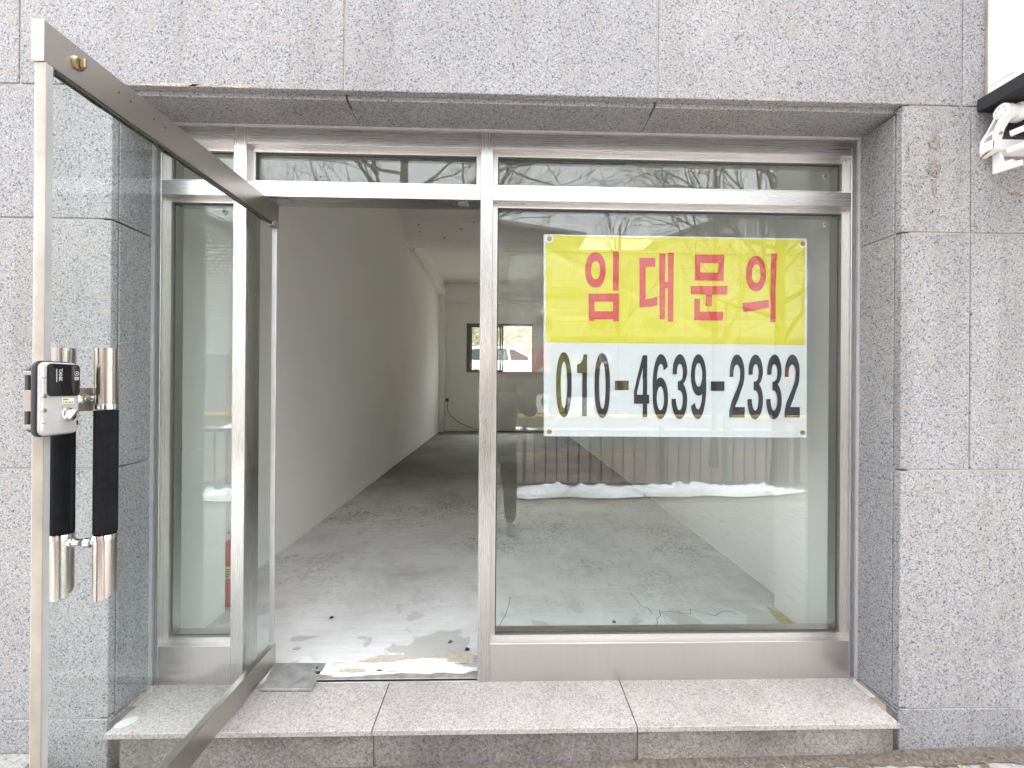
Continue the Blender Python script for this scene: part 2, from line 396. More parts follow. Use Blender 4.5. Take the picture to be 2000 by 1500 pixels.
splat('plaster_patch', 'tanwash', -.52, 1.935, .12, .024, FL+.006, 5.4, rag=.6)
splat('plaster_patch', 'tanwash', -.20, 1.945, .10, .034, FL+.006, 6.4, rag=.6)
splat('plaster_patch', 'tanwash', -.66, 1.858, .06, .012, FL+.006, 8.4, rag=.6)
splat('damp_stain', 'yellowline', 1.565, 2.17, .030, .17, FL+.003, 2.2, rag=.5)
def crack(pts):
    mb = MB()
    for i in range(len(pts)-1):
        a, b_ = Vector((*pts[i], FL+.0015)), Vector((*pts[i+1], FL+.0015)); d = (b_-a).normalized(); s_ = Vector((-d.y, d.x, 0))*.0016
        mb.poly([a-s_, b_-s_, b_+s_, a+s_])
    obj('crack', mb, 'gasket', fl)
def wob(a, b_, n, amp, sd):
    return [(a[0]+(b_[0]-a[0])*i/n+amp*mnoise.noise((i*.6, sd, 0)), a[1]+(b_[1]-a[1])*i/n+amp*mnoise.noise((i*.6, sd, 5))) for i in range(n+1)]
crack(wob((.72, 2.02), (.92, 2.32), 9, .05, 1)); crack(wob((.92, 2.32), (1.36, 2.30), 9, .05, 2)); crack(wob((.86, 2.30), (.80, 2.55), 6, .04, 3))
crack(wob((-.02, 2.10), (.07, 2.5), 8, .03, 4)); crack(wob((.02, 2.1), (.18, 1.9), 6, .03, 5))
# scuffs on the plaster, nail holes in the beam, rust and lime marks under the lintel
lwl = bpy.data.objects['left_wall']
for y_, z_, a_, l_ in ((3.62, R(-.70), .6, .05), (3.68, R(-.69), -.5, .04), (2.86, R(-.78), 1.3, .05), (2.80, R(-.74), 1.5, .03), (4.6, R(.2), .2, .04), (5.6, R(-.4), .9, .05)):
    dy, dz = math.cos(a_)*l_, math.sin(a_)*l_
    obj('scuff', MB().poly([(-1.6885, y_, z_), (-1.6885, y_+dy*.5-dz*.06, z_+dz*.5+dy*.06), (-1.6885, y_+dy, z_+dz), (-1.6885, y_+dy*.5+dz*.05, z_+dz*.5-dy*.05)]), 'whitewash', lwl)
bmm = bpy.data.objects['cross_beam']
for x_, z_ in ((-1.45, 2.86), (-1.44, 2.72), (-1.43, 2.60), (-1.0, 2.50), (-.72, 2.66), (-.5, 2.78)):
    obj('nail_hole', MB().lathe([(.001, 0), (.016, 0), (.012, -.002), (.001, -.002)], (x_, 7.039, R(z_)), 'y', 10), 'cable', bmm)
# scraps on the floor
for i, (x, y, mt) in enumerate([(-.31, 3.36, 'paper'), (-.27, 3.30, 'paper'), (-.93, 2.28, 'rubber'), (-.16, 2.0, 'rubber'), (.62, 2.22, 'rubber'), (-.25, 2.06, 'leaf'), (-.99, 2.02, 'paper')]):
    s_ = .012 if mt != 'paper' else .02
    mb = MB().poly([(x-s_, y-.008, FL+.003), (x+s_*.6, y-.012, FL+.006), (x+s_, y+.007, FL+.004), (x-s_*.4, y+.011, FL+.008)])
    tag(obj('floor_scrap', mb, mt), ['white paper scrap lying deeper in the room left of its partner', 'white paper scrap on the mid floor right of its partner', 'dark speck on the pale floor beside the open door', 'dark crumb on the floor beside the door mullion', 'dark crumb on the floor behind the big window', 'brown leaf bit on the floor inside the threshold', 'tiny white chip on the floor behind the door'][i], 'litter', 'scraps littering the concrete floor')

# ------------------------------------------------ back window, outlet, cable
bwn = thing('back_window', 'brown framed sliding window in the far back wall, its right half slid open', 'window', (0, YB, WZ0))
fr = MB(); t = .055
fr.box(WX0, WX1, YB-.02, YB+.12, WZ1-t, WZ1); fr.box(WX0, WX1, YB-.02, YB+.12, WZ0, WZ0+.03)
fr.box(WX0, WX0+t, YB-.02, YB+.12, WZ0+.03, WZ1-t); fr.box(WX1-.02, WX1, YB-.02, YB+.12, WZ0+.03, WZ1-t)
obj('frame', fr, 'winframe', bwn)
tr = MB(); tr.box(WX0-.05, WX0, YB-.03, YB-.001, WZ0-.05, WZ1+.05); tr.box(WX1, WX1+.05, YB-.03, YB-.001, WZ0-.05, WZ1+.05)
tr.box(WX0, WX1, YB-.03, YB-.001, WZ1, WZ1+.05); tr.box(WX0, WX1, YB-.03, YB-.001, WZ0-.05, WZ0)
obj('casing', tr, 'wall', bwn)
def sash(x0, x1, y, sd):
    mb = MB(); t = .045; z0, z1 = WZ0+.03, WZ1-.055
    mb.box(x0, x0+t, y, y+.03, z0, z1); mb.box(x1-t, x1, y, y+.03, z0, z1); mb.box(x0+t, x1-t, y, y+.03, z1-.04, z1); mb.box(x0+t, x1-t, y, y+.03, z0, z0+.035)
    s_ = obj('sash', mb, 'winframe', bwn); obj('pane', box(x0+t, x1-t, y+.012, y+.018, z0+.035, z1-.04), 'tintglass', s_)
sash(WX0+.055, -.03, YB+.02, 0); sash(WX0+.10, .03, YB+.06, 1)
ou = thing('wall_outlet', 'small grey wall outlet low on the far back wall left of the window', 'outlet', (-1.50, YB-.012, R(-.45)))
obj('cover', box(-1.56, -1.46, YB-.014, YB-.001, R(-.50), R(-.38), .004), 'outlet', ou); obj('socket', box(-1.545, -1.475, YB-.018, YB-.0145, R(-.47), R(-.41), .002), 'gasket', ou)
cb = MB().tube([(-1.50, YB-.03, R(-.49)), (-1.49, YB-.03, R(-.72)), (-1.40, YB-.04, R(-.88)), (-1.2, YB-.05, R(-1.04)), (-.95, YB-.06, R(-1.16)), (-.7, YB-.07, R(-1.25)), (-.4, YB-.08, FL+.012), (.4, YB-.1, FL+.012)], .009, 6)
tag(obj('loose_cable', cb, 'cable'), 'loose grey cable drooping from the outlet to the floor at the back wall', 'cable')

# ================================================================== granite facade
FY = 1.600; ZA, ZB, ZC, ZD = R(-1.285), R(-.333), R(.620), R(1.130)
XL, XR = -1.496, 1.596
fa = thing('granite_facade', 'speckled grey granite cladding around the shopfront opening', 'wall', (0, FY, 0))
g = .0035
def panel(x0, x1, z0, z1, dy=0): obj('granite_panel', box(x0+g, x1-g, FY+dy, FY+.03, z0+g, z1-g, .0025), 'granite', fa)
for z0, z1 in ((-.06, ZA), (ZA, ZB), (ZB, ZC), (ZC, ZD)):
    panel(-2.74, XL+g, z0, z1, random.uniform(0, .0012)); panel(-3.98, -2.74, z0, z1)
    if z0 >= ZB: panel(XR-g, 1.879, z0, z1, .0008); panel(1.879, 3.1, z0, z1)
    else: panel(XR-g, 2.84, z0, z1); panel(2.84, 4.08, z0, z1)
for z0, z1 in ((ZD, R(2.09)), (R(2.09), R(3.05)), (R(3.05), R(4.01)), (R(4.01), R(4.97)), (R(4.97), R(5.93))):  # top courses, out of view, added so the wall shades the ground in front
    xs = [-4.29, -3.067, -1.843, -.620, .605, 1.841, 3.065, 4.29]
    for a, b_ in zip(xs, xs[1:]): panel(a, b_, z0, z1, random.uniform(0, .0015))
# mortar behind the joints
bk = MB(); bk.box(-4.3, XL-.034, FY+.0065, FY+.09, -.2, R(5.93)); bk.box(XR+.034, 4.3, FY+.0065, FY+.09, -.2, R(5.93)); bk.box(XL-.034, XR+.034, FY+.0065, FY+.028, ZD+.008, R(5.93)); bk.box(XL-.034, XR+.034, FY+.0285, FY+.10, R(1.15), R(5.93))
obj('joint_mortar', bk, 'joint', fa)
# reveals (slightly splayed) and soffit
FR = 1.80
def reveal(s, z0, z1):
    if s < 0: p = [(XL+.001, FY+.034), (-1.508, FR-.004), (-1.535, FR-.004), (-1.53, FY+.034)]
    else: p = [(XR-.001, FY+.034), (1.598, FR-.004), (1.626, FR-.004), (1.63, FY+.034)]
    obj('reveal_panel', MB().prism(p, 'z', z0+g, z1-g, .002), 'granite', fa)
for s in (-1, 1):
    for z0, z1 in ((R(-1.30), ZB), (ZB, ZC), (ZC, R(1.115))): reveal(s, z0, z1)
for a in (XL-.048, XR+.006): obj('reveal_mortar', box(a, a+.030, FY+.0315, FR-.004, R(-1.31), R(1.11)), 'sealant', fa)
for a, b_ in ((-1.53, -.62), (-.62, .605), (.605, 1.63)):
    obj('soffit_panel', box(a+g, b_-g, FY+.030, FR-.004, R(1.116), R(1.145), .002), 'granite', fa)
# sealant around the frame
se = MB(); se.box(-1.512, -1.497, FR-.006, FR+.0015, R(-1.305), R(1.118)); se.box(1.587, 1.602, FR-.006, FR+.0015, R(-1.305), R(1.118)); se.box(-1.497, 1.587, FR-.006, FR+.0015, R(1.106), R(1.118))
obj('sealant_strip', se, 'sealant', fa)
for a in (-1.508, 1.588): obj('sealant_fillet', box(a, a+.018, 1.61, FR-.007, R(-1.312), R(-1.302), .004), 'riser', fa)
# leftovers of removed fixings
def wallpatch(x, z, rx, rz, sd):
    mb = MB(); pts = []
    for i in range(26):
        t = 2*math.pi*i/26; q = 1+.5*mnoise.noise((math.cos(t)*2+sd, math.sin(t)*2, sd))
        pts.append((x+rx*q*math.cos(t), FY-.0012, z+rz*q*math.sin(t)))
    mb.poly(pts[::-1]); obj('glue_patch', mb, 'stain', fa)
wallpatch(1.725, R(.985), .022, .030, 1.2); wallpatch(1.727, R(.873), .026, .028, 2.7); wallpatch(1.727, R(.80), .009, .03, 4.4); wallpatch(1.62, R(.95), .004, .03, 3.3)
wallpatch(2.06, R(.78), .02, .012, 6.1); wallpatch(1.775, R(.13), .004, .008, 7.1)
for x_, w__, sd in ((-1.28, .10, 1.5), (-1.02, .07, 3.5), (-1.17, .04, 5.5), (1.05, .05, 8.5)):
    mb = MB(); pts = []
    for i in range(22):
        t = 2*math.pi*i/22; q_ = 1+.6*mnoise.noise((math.cos(t)*2+sd, math.sin(t)*2, sd)); pts.append((x_+w__*q_*math.cos(t), FY-.0012, R(1.139)+max(-.006, .006*q_*math.sin(t))))
    mb.poly(pts[::-1]); obj('rust_stain', mb, 'limestain', fa)
# stone step
st = thing('stone_step', 'pinkish granite doorstep of three slabs below the steel shopfront', 'step', (0, 1.6, 0))
xs = [-1.468, -.482, .528, 1.560]
for i in range(3):
    obj('step_slab', MB().prism([(1.558, R(-1.331)), (1.558, R(-1.309)), (FR+.004, R(-1.3055)), (FR+.004, R(-1.331))], 'x', xs[i]+.002, xs[i+1]-.002, .002), 'step', st)
    obj('riser', box(xs[i]+.012+(.02 if i == 0 else 0), xs[i+1]-.003, 1.584, 1.62, -.08, R(-1.333), .002), 'riser', st)
obj('step_core', box(-1.44, 1.55, 1.60, 1.80, -.08, R(-1.333)), 'joint', st)
mb = MB(); pts = []
for i in range(24):
    t = 2*math.pi*i/24; pts.append((-1.432+.030*math.cos(t)+.010*math.sin(t), 1.608+.028*math.sin(t), R(-1.3068)))
mb.poly(pts); tag(obj('paper_sticker', mb, 'paper'), 'round white sticker on the left end of the stone step', 'sticker')
nb = box(-3.2, -1.735, .9, FY-.002, -.06, R(-1.410), .004)
tag(obj('stone_block', nb, 'block'), 'low pale stone block step at the left edge against the granite wall', 'stone block')
dm_ = MB(); lo_, hi_ = [], []
for i in range(141):
    x = -1.73+4.4*i/140; lo_.append((x, 1.535-.02*mnoise.noise((x*5, 3, 1))-.016*mnoise.noise((x*21, 3, 1)), .005+.01*x)); hi_.append((x, 1.598 if x > 1.56 else 1.5835, .012+.01*x))
for i in range(140): dm_.poly([lo_[i], lo_[i+1], hi_[i+1], hi_[i]])
obj('soil', dm_, 'soil', kind='stuff')
# litter of straw and grit along the wall foot
db = MB()
for i in range(650):
    x = random.uniform(-1.7, 2.6); y = 1.583 - abs(random.gauss(0, .05)); a = random.uniform(0, 6.3); l = random.uniform(.006, .028); z = .006+.01*x
    dx, dy = math.cos(a)*l, math.sin(a)*l; q = .0012
    db.poly([(x-q, y, z), (x+q, y, z+.002), (x+dx, y+min(dy, 0), z+random.uniform(0, .008))])
for i in range(200):
    x = random.uniform(-1.7, 2.6); y = 1.58 - abs(random.gauss(0, .07)); db.blob((x, y, .004+.01*x), random.uniform(.002, .006), 1)
obj('straw_litter', db, 'straw', kind='stuff')
db = MB()
for i in range(60):
    x = random.uniform(-1.7, 2.5); y = 1.58 - abs(random.gauss(0, .05)); l = random.uniform(.008, .02); z = .008+.01*x
    db.poly([(x-l, y, z), (x, y-l*.6, z+.004), (x+l, y, z+.002), (x, y+l*.3, z+.006)])
obj('leaf_litter', db, 'leaf', kind='stuff')

# ================================================================== storefront frame
sf = thing('storefront_frame', 'brushed stainless steel shopfront frame holding the fixed glass', 'shop front', (0, FR, R(-1.307)))
Zb, Zs, Zt0, Zt1, Zh0, Zh1 = R(-1.307), R(-1.139), R(.8085), R(.871), R(1.036), R(1.107)
PX = [(-1.497, -1.473), (-1.166, -1.112), (-.1, -.045), (1.563, 1.587)]
D = 1.905
for i, (a, b_) in enumerate(PX): obj(['post', 'post', 'mullion', 'post'][i], box(a, b_, FR-.0006, D, Zb, Zh1, .0012), 'steel_v', sf)
for i in range(3):
    a, b_ = PX[i][1], PX[i+1][0]
    obj('header', box(a, b_, FR, D-.001, Zh0, Zh1, .001), 'steel_h', sf)
    obj('transom_bar', box(a, b_, FR, D-.001, Zt0, Zt1, .0012), 'steel_h', sf)
    if i != 1: obj('kick_panel', box(a, b_, FR, D-.001, Zb, Zs, .0012), 'steel_k', sf)
GY = 1.848
def glazing(a, b_, z0, z1):
    y0, y1, t = FR+.03, D-.006, .02
    mb = MB(); mb.box(a, a+t, y0, y1, z0, z1); mb.box(b_-t, b_, y0, y1, z0, z1); mb.box(a+t, b_-t, y0, y1, z0, z0+t); mb.box(a+t, b_-t, y0, y1, z1-t, z1)
    obj('glazing_bead', mb, 'bead', sf)
    q = t; t2 = .005; mb = MB(); y0, y1 = GY-.004, GY
    mb.box(a+q, a+q+t2, y0, y1, z0+q, z1-q); mb.box(b_-q-t2, b_-q, y0, y1, z0+q, z1-q); mb.box(a+q+t2, b_-q-t2, y0, y1, z0+q, z0+q+t2); mb.box(a+q+t2, b_-q-t2, y0, y1, z1-q-t2, z1-q)
    obj('gasket', mb, 'gasket', sf)
    obj('glass_pane', box(a+q, b_-q, GY, GY+.008, z0+q, z1-q), 'glass', sf)
glazing(PX[0][1], PX[1][0], Zs, Zt0); glazing(PX[2][1], PX[3][0], Zs, Zt0)
glazing(PX[0][1], PX[1][0], Zt1, Zh0); glazing(PX[1][1], PX[2][0], Zt1, Zh0); glazing(PX[2][1], PX[3][0], Zt1, Zh0)
obj('pivot_plate', box(-1.05, -.94, FR+.02, FR+.075, Zt0-.003, Zt0-.0005, .0008), 'zinc', sf)
obj('latch_keeper', box(-.20, -.155, FR+.02, FR+.06, Zt0-.006, Zt0-.0005, .001), 'zinc', sf)
obj('peg', MB().lathe([(.004, 0), (.004, -.002)], (-.235, FR+.04, Zt0), 'z', 10), 'gasket', sf)
# clear wall plugs stuck on the glass corners
for i, (x, z, lab) in enumerate([(1.475, R(.965), 'small round glass fixing in the right transom pane near the corner'), (1.478, R(.744), 'small round glass fixing above the banner in the top right pane corner'), (-1.235, R(.757), 'small round glass fixing at the top of the left sidelight')]):
    t_ = thing('glass_fixing', lab, 'glass fixing', (x, GY, z), 'round fixings on the shop glass')
    obj('washer', MB().lathe([(.001, 0), (.012, 0), (.011, -.003), (.007, -.004), (.001, -.004)], (x, GY-.0002, z), 'y', 16), 'zinc', t_)
    obj('screw', MB().lathe([(.001, -.0045), (.0055, -.0045), (.004, -.007), (.001, -.0072)], (x, GY, z), 'y', 10), 'gasket', t_)
# door floor hinge cover and threshold
fc = MB().prism([(-1.035, 1.918), (-.803, 1.914), (-.795, 1.752), (-1.012, 1.755)], 'z', R(-1.304), R(-1.292), .0015)
hc = tag(obj('floor_hinge_cover', fc, 'zinc'), 'worn metal floor hinge cover plate at the foot of the open door', 'hinge cover')
obj('screw_head', MB().lathe([(.001, 0), (.007, 0), (.006, .002), (.001, .0022)], (-.83, 1.88, R(-1.292)), 'z', 12), 'gasket', hc)
tag(obj('threshold_strip', box(-.80, -.10, 1.806, 1.842, R(-1.304), R(-1.2925), .001), 'zinc'), 'grey metal threshold strip across the doorway', 'threshold')

# ================================================================== glass door, open at ninety degrees
dr = thing('glass_door', 'frameless glass door with steel rails standing open towards the viewer', 'door', (-1.044, 1.84, R(-1.286)))
DX0, DX1, DY0, DY1 = -1.0575, -1.030, .940, 1.907
RT0, RT1, RB0, RB1 = R(.717), R(.810), R(-1.286), R(-1.194)
def rail(z0, z1, name):
    q = MB(); q.box(DX0, DX1, DY0, DY1, z0, z1, .0015); return obj(name, q, 'steel_d', dr)
rt = rail(RT0, RT1, 'top_rail'); rb = rail(RB0, RB1, 'bottom_rail')
gx0, gx1 = -1.0495, -1.0375
obj('glass', box(gx0, gx1, DY0+.004, DY1-.004, RB1-.004, RT0+.004), 'doorglass', dr)
# rubbing rubber seals squeezed out of the rails
sl_ = MB()
for side, x in ((0, gx1), (1, gx0-.004)):
    for a in range(60):
        y0 = DY0+.03+a*.0155; h = .004+.007*max(0, mnoise.noise((a*.22, side, 3)))
        sl_.box(x, x+.004, y0, y0+.0156, RT0-h, RT0+.002)
obj('rail_seal', sl_, 'gasket', dr)
def edge(y0, y1, zz0, zz1):
    e = obj('edge_strip', box(-1.0515, -1.0275, y0, y1, zz0, zz1, .002, 2), 'strip', dr); return e
edge(DY0+.003, DY0+.0065, RB1, RT0)
obj('edge_channel', box(-1.0495+.012, -1.0295, DY0+.0066, DY0+.021, RB1, RT0, .001), 'strip_side', dr)
obj('edge_channel', box(-1.0565, -1.0495, DY0+.0066, DY0+.021, RB1, RT0, .001), 'strip_side', dr)
obj('edge_channel', box(-1.054, -1.033, DY1-.012, DY1-.003, RB1, RT0, .001), 'strip_side', dr)
# key cylinder on the top rail
kc = obj('key_cylinder', MB().lathe([(.001, 0), (.0155, 0), (.0155, .004), (.012, .009), (.001, .009)], (DX1+.0002, 1.012, R(.766)), 'x', 22), 'brass', dr)
obj('key_turn', box(DX1+.009, DX1+.022, 1.0085, 1.0155, R(.755), R(.777), .002), 'brass', kc)
for y0 in (1.12, 1.155, 1.23, 1.27): obj('screw_hole', MB().lathe([(.001, 0), (.003, 0), (.003, .0006), (.001, .0006)], (DX1+.0001, y0, R(.773)), 'x', 8), 'gasket', rt)
obj('corner_cap', box(DX0-.001, DX1+.001, DY1-.05, DY1+.001, RT0-.012, RT0+.012, .002), 'zinc', rt)
# pull handles, one each side of the glass
HY = 1.05; hx = (-.990, -1.096); hr = .0225
HT, HB = R(.083), R(-.520)
for s, x in zip((1, -1), hx):
    hb = MB(); hb.tube([(x, HY, R(-.062)), (x, HY, HT)], hr, 24)
    # lower tube with a slanted cut
    b = bmesh.new(); top = []; bot = []
    for i in range(24):
        t = 2*math.pi*i/24; px, py = x+hr*math.cos(t), HY+hr*math.sin(t)
        top.append(b.verts.new((px, py, R(-.385)))); bot.append(b.verts.new((px, py, HB-.012*math.sin(t)*-1-.008)))
    for i in range(24): b.faces.new((top[i], bot[i], bot[(i+1) % 24], top[(i+1) % 24])).smooth = True
    b.faces.new(bot); b.faces.new(top[::-1]); bmesh.ops.recalc_face_normals(b, faces=b.faces[:]); hb.merge(b)
    hd = obj('pull_handle', hb, 'steel_t', dr)
    gp = MB(); prof = []
    n_ = 40; b = bmesh.new(); ra = []; rbm = []
    for i in range(n_*2):
        t = math.pi*i/n_; q = hr*(1.03 if i % 2 else .985)
        ra.append(b.verts.new((x+q*math.cos(t), HY+q*math.sin(t), R(-.072)))); rbm.append(b.verts.new((x+q*math.cos(t), HY+q*math.sin(t), R(-.376))))
    for i in range(n_*2): b.faces.new((ra[i], rbm[i], rbm[(i+1) % (n_*2)], ra[(i+1) % (n_*2)]))
    gp.merge(b); obj('grip', gp, 'grip', hd)
    for z in (-.062, -.385):
        obj('collar', MB().lathe([(hr-.001, -.007), (hr+.0022, -.006), (hr+.0022, .006), (hr-.001, .007)], (x, HY, R(z)), 'z', 28), 'chrome', hd)
    for z in (-.043, -.402):
        e0, e1 = (gx1, x-hr+.002) if s > 0 else (x+hr-.002, gx0)
        obj('standoff', MB().lathe([(.012, 0), (.012, (e1-e0)*.35), (.009, (e1-e0)*.4), (.009, e1-e0)] if s < 0 else [(.009, 0), (.013, (e1-e0)*.1), (.013, (e1-e0)*.6), (.008, (e1-e0)*.65), (.008, e1-e0)], (e0, HY, R(z)), 'x', 20), 'chrome', hd)
# electronic lock clamped round the leading edge
LX0, LX1 = -1.026, -1.006; LY0, LY1, LZ0, LZ1 = .9195, 1.002, R(-.1215), R(.0425)
def rrect(y0, y1, z0, z1, rad, n=5):
    out = []
    for cy, cz, a0 in ((y1-rad, z1-rad, 0), (y0+rad, z1-rad, 90), (y0+rad, z0+rad, 180), (y1-rad, z0+rad, 270)):
        for i in range(n+1):
            a = math.radians(a0+90*i/n); out.append((cy+rad*math.cos(a), cz+rad*math.sin(a)))
    return out
lk = obj('door_lock', MB().prism(rrect(LY0-.003, LY1+.002, LZ0-.003, LZ1+.003, .016), 'x', LX0, LX0+.007, .002, 2, True), 'lockrim', dr, label='grey and black electronic lock clamped on the leading edge')
obj('spacer', box(gx1+.0005, LX0-.0005, LY0+.05, LY1-.008, LZ0+.02, LZ1-.02, .002), 'lockrim', lk)
obj('lock_body', MB().prism(rrect(LY0, LY1, LZ0, LZ1, .014), 'x', LX0+.0075, LX1, .006, 4, True), 'lockgrey', lk)
obj('face_panel', MB().prism(rrect(.930, 1.000, R(-.034), R(.0395), .009), 'x', LX1-.001, LX1+.002, .001, 2, True), 'lockface', lk)
obj('knob_recess', MB().prism(rrect(.9575, .9915, R(-.096), R(-.055), .006), 'x', LX1-.0005, LX1+.0006), 'lockgrey', lk)
KY, KZ = .9755, R(-.0775)
kn = MB().lathe([(.001, 0), (.0165, 0), (.0155, .003), (.013, .004), (.001, .004)], (LX1+.0008, KY, KZ), 'x', 26)
tb = bmesh.new(); bmesh.ops.create_cube(tb, size=1)
for v in tb.verts:
    p = Vector((0, v.co.y*.009, v.co.z*.027)); p = Matrix.Rotation(math.radians(-38), 3, 'X') @ p
    v.co = Vector((LX1+.0045+.005+v.co.x*.010, KY+p.y, KZ+p.z))
bmesh.ops.bevel(tb, geom=tb.edges[:], offset=.002, segments=2, affect='EDGES'); kn.merge(tb, True); obj('turn_knob', kn, 'chrome', lk)
for dz, rr, nm in ((.009, .0038, 'screw'), (-.0326, .0056, 'button'), (-.064, .0056, 'button'), (-.091, .0038, 'screw')):
    obj(nm, MB().lathe([(.0005, 0), (rr, 0), (rr*.85, .003), (.0005, .0042)], (LX1-.0016, LY0+.0058, R(dz)), 'x', 16), 'zinc' if nm == 'screw' else 'chrome', lk)
obj('side_slot', MB().prism(rrect(.994, .998, R(-.103), R(-.092), .0019), 'x', LX1-.0005, LX1+.001), 'lockrim', lk)
obj('sticker', box(LX1+.0004, LX1+.0009, .9618, .9873, R(-.0525), R(-.038)), 'cream', lk)
lt = MB()
for i in range(5): lt.box(LX1+.001, LX1+.0012, .9638+i*.0023, .9655+i*.0023, R(-.0435), R(-.0405))
for i in range(9): lt.box(LX1+.001, LX1+.0012, .9638+i*.0024, .9654+i*.0024, R(-.0500), R(-.0488)+.002*(i % 3 != 1))
o = obj('sticker_print', lt, 'gasket', lk); o['kind'] = 'stuff'
# lettering reads down the panel
obj('lettering', text_mb('TANK', .0105, lambda a, b_: (LX1+.0024, .956+b_, R(.0145)-a), .0003), 'print', lk)
pr_ = MB(); pr_.box(LX1+.0021, LX1+.0024, .9475, .9492, R(-.002), R(.028))
cy_, cz_ = .9915, R(.0185)
for i in range(20):
    a0, a1 = 2*math.pi*i/20, 2*math.pi*(i+1)/20
    pr_.poly([(LX1+.0024, cy_+q*math.cos(t), cz_+q*math.sin(t)) for q, t in ((.0055, a0), (.0055, a1), (.0044, a1), (.0044, a0))])
pr_.poly([(LX1+.0024, cy_-.002, cz_-.003), (LX1+.0024, cy_+.001, cz_-.001), (LX1+.0024, cy_+.002, cz_+.003), (LX1+.0024, cy_-.001, cz_+.001)])
for i in range(3): pr_.box(LX1+.0021, LX1+.0024, cy_-.005, cy_+.005, cz_-.0100-i*.0028, cz_-.0082-i*.0028)
o = obj('symbols', pr_, 'print', lk); o['kind'] = 'stuff'
obj('pen_mark', text_mb('5', .013, lambda a, b_: (LX1+.0003, LY0+.0095+b_, R(-.004)-a)), 'blueink', lk)
# counter plate on the far side and the clamps between
obj('outer_plate', MB().prism(rrect(.936, LY1, LZ0+.004, LZ1-.006, .018), 'x', gx0-.0125, gx0-.002, .002), 'lockrim', lk)
for z, h in ((.0175, .009), (-.0435, .046), (-.1015, .010)):
    obj('clamp', box(gx0-.0015, LX0-.0002, LY0+.004, LY0+.0195, R(z)-h/2, R(z)+h/2, .001), 'strip', lk)
br = obj('bracket', box(gx1+.0005, gx1+.004, LY1+.004, HY+.012, R(-.074), R(-.016), .001), 'strip', lk)
obj('dome_nut', MB().lathe([(.001, 0), (.013, 0), (.013, .006), (.010, .013), (.004, .016), (.001, .0165)], (gx1+.004, 1.022, R(-.045)), 'x', 20), 'chrome', lk)

# ================================================================== rental banner behind the big pane
bn = thing('rental_banner', 'yellow and white vinyl banner in the window with red letters and black phone number', 'banner', (.8, 1.862, R(-.236)))
C00, C10, C11, C01 = Vector((.185, 0, R(.686))), Vector((1.409, 0, R(.685))), Vector((1.412, 0, R(-.237))), Vector((.192, 0, R(-.235)))
FOLDS = [((.27, .08), (-.3, 1), .010, .0022), ((.33, 0), (0, 1), .02, .0018), ((.52, 0), (.02, 1), .012, .0014), ((.74, 0), (-.02, 1), .012, .0016), ((0, .40), (1, .015), .012, .0020), ((0, .71), (1, -.02), .010, .0016), ((0, .06), (.5, .32), .022, .0024), ((1, .02), (-.35, .3), .02, .0018), ((0, .93), (.30, -.18), .012, .0022), ((0, .98), (.18, -.28), .012, .0020), ((1, .95), (-.4, -.1), .016, .0016)]
def wr(u_, v_):
    d = .0020 + .0014*mnoise.noise((u_*4, v_*3, 1.3)) + .0008*mnoise.noise((u_*13, v_*10, 4))
    for (pu, pv_), (du, dv), wd, am in FOLDS:
        L = math.hypot(du*1.33, dv); nx, ny = -dv/L, du*1.33/L
        q = ((u_-pu)*1.33*nx + (v_-pv_)*ny); tpar = ((u_-pu)*1.33*(du*1.33/L) + (v_-pv_)*dv/L)
        fade = math.exp(-max(0, tpar-.25)*1.5) if pu in (0, 1) and dv not in (1,) and abs(dv) > .05 else .55 + .45*mnoise.noise((tpar*5, pu*9, am*900))
        d += 1.5*am*fade*math.exp(-(q/wd)**2)*(1 if q > 0 else .6)
    return max(0, d)
def bp(u_, v_, off=0):
    p = (C00*(1-u_)+C10*u_)*(1-v_) + (C01*(1-u_)+C11*u_)*v_
    return (p.x, 1.8615+wr(u_, v_)-off, p.z)
def sheet(name, u0, u1, v0, v1, mtl, nu, nv, off=0):
    mb = MB(); vs = [[mb.bm.verts.new(bp(u0+(u1-u0)*i/nu, v0+(v1-v0)*j/nv, off)) for i in range(nu+1)] for j in range(nv+1)]
    for j in range(nv):
        for i in range(nu): mb.bm.faces.new((vs[j+1][i], vs[j+1][i+1], vs[j][i+1], vs[j][i])).smooth = True
    return obj(name, mb, mtl, bn)
SP = .5355
sheet('vinyl_sheet', 0, 1, 0, 1, 'vinyl_w', 170, 120)
sheet('yellow_field', .008, .992, .006, SP, 'vinyl_y', 170, 64, .0007)
def uv7(x, y): px, py = 950+x/2.6667, 230+y/2.6667; return uvp(px, py)
def uv8(x, y): px, py = 950+x/2.6667, 640+y/2.6667; return uvp(px, py)
def uvp(px, py):
    u_ = (px-1062)/514.5; top = 457+9*u_; bot = 852+3*u_
    return (u_, (py-top)/(bot-top))
def dens(loop, step=7):
    out = []
    for i in range(len(loop)):
        a, b_ = loop[i], loop[(i+1) % len(loop)]; n_ = max(1, int(math.hypot(b_[0]-a[0], b_[1]-a[1])/step))
        out += [(a[0]+(b_[0]-a[0])*k/n_, a[1]+(b_[1]-a[1])*k/n_) for k in range(n_)]
    return out
def glyph(name, shapes, conv, mtl):
    mb = MB()
    for loops in shapes:
        b = bmesh.new(); es = []
        for lp in loops:
            vs = [b.verts.new((p[0], p[1], 0)) for p in dens(lp)]
            es += [b.edges.new((vs[i], vs[(i+1) % len(vs)])) for i in range(len(vs))]
        bmesh.ops.triangle_fill(b, use_beauty=True, use_dissolve=False, edges=es)
        for v in b.verts:
            uu, vv = conv(v.co.x, v.co.y); v.co = Vector(bp(uu, vv, .0022))
        mb.merge(b)
    bmesh.ops.recalc_face_normals(mb.bm, faces=mb.bm.faces[:])
    return obj(name, mb, mtl, bn)
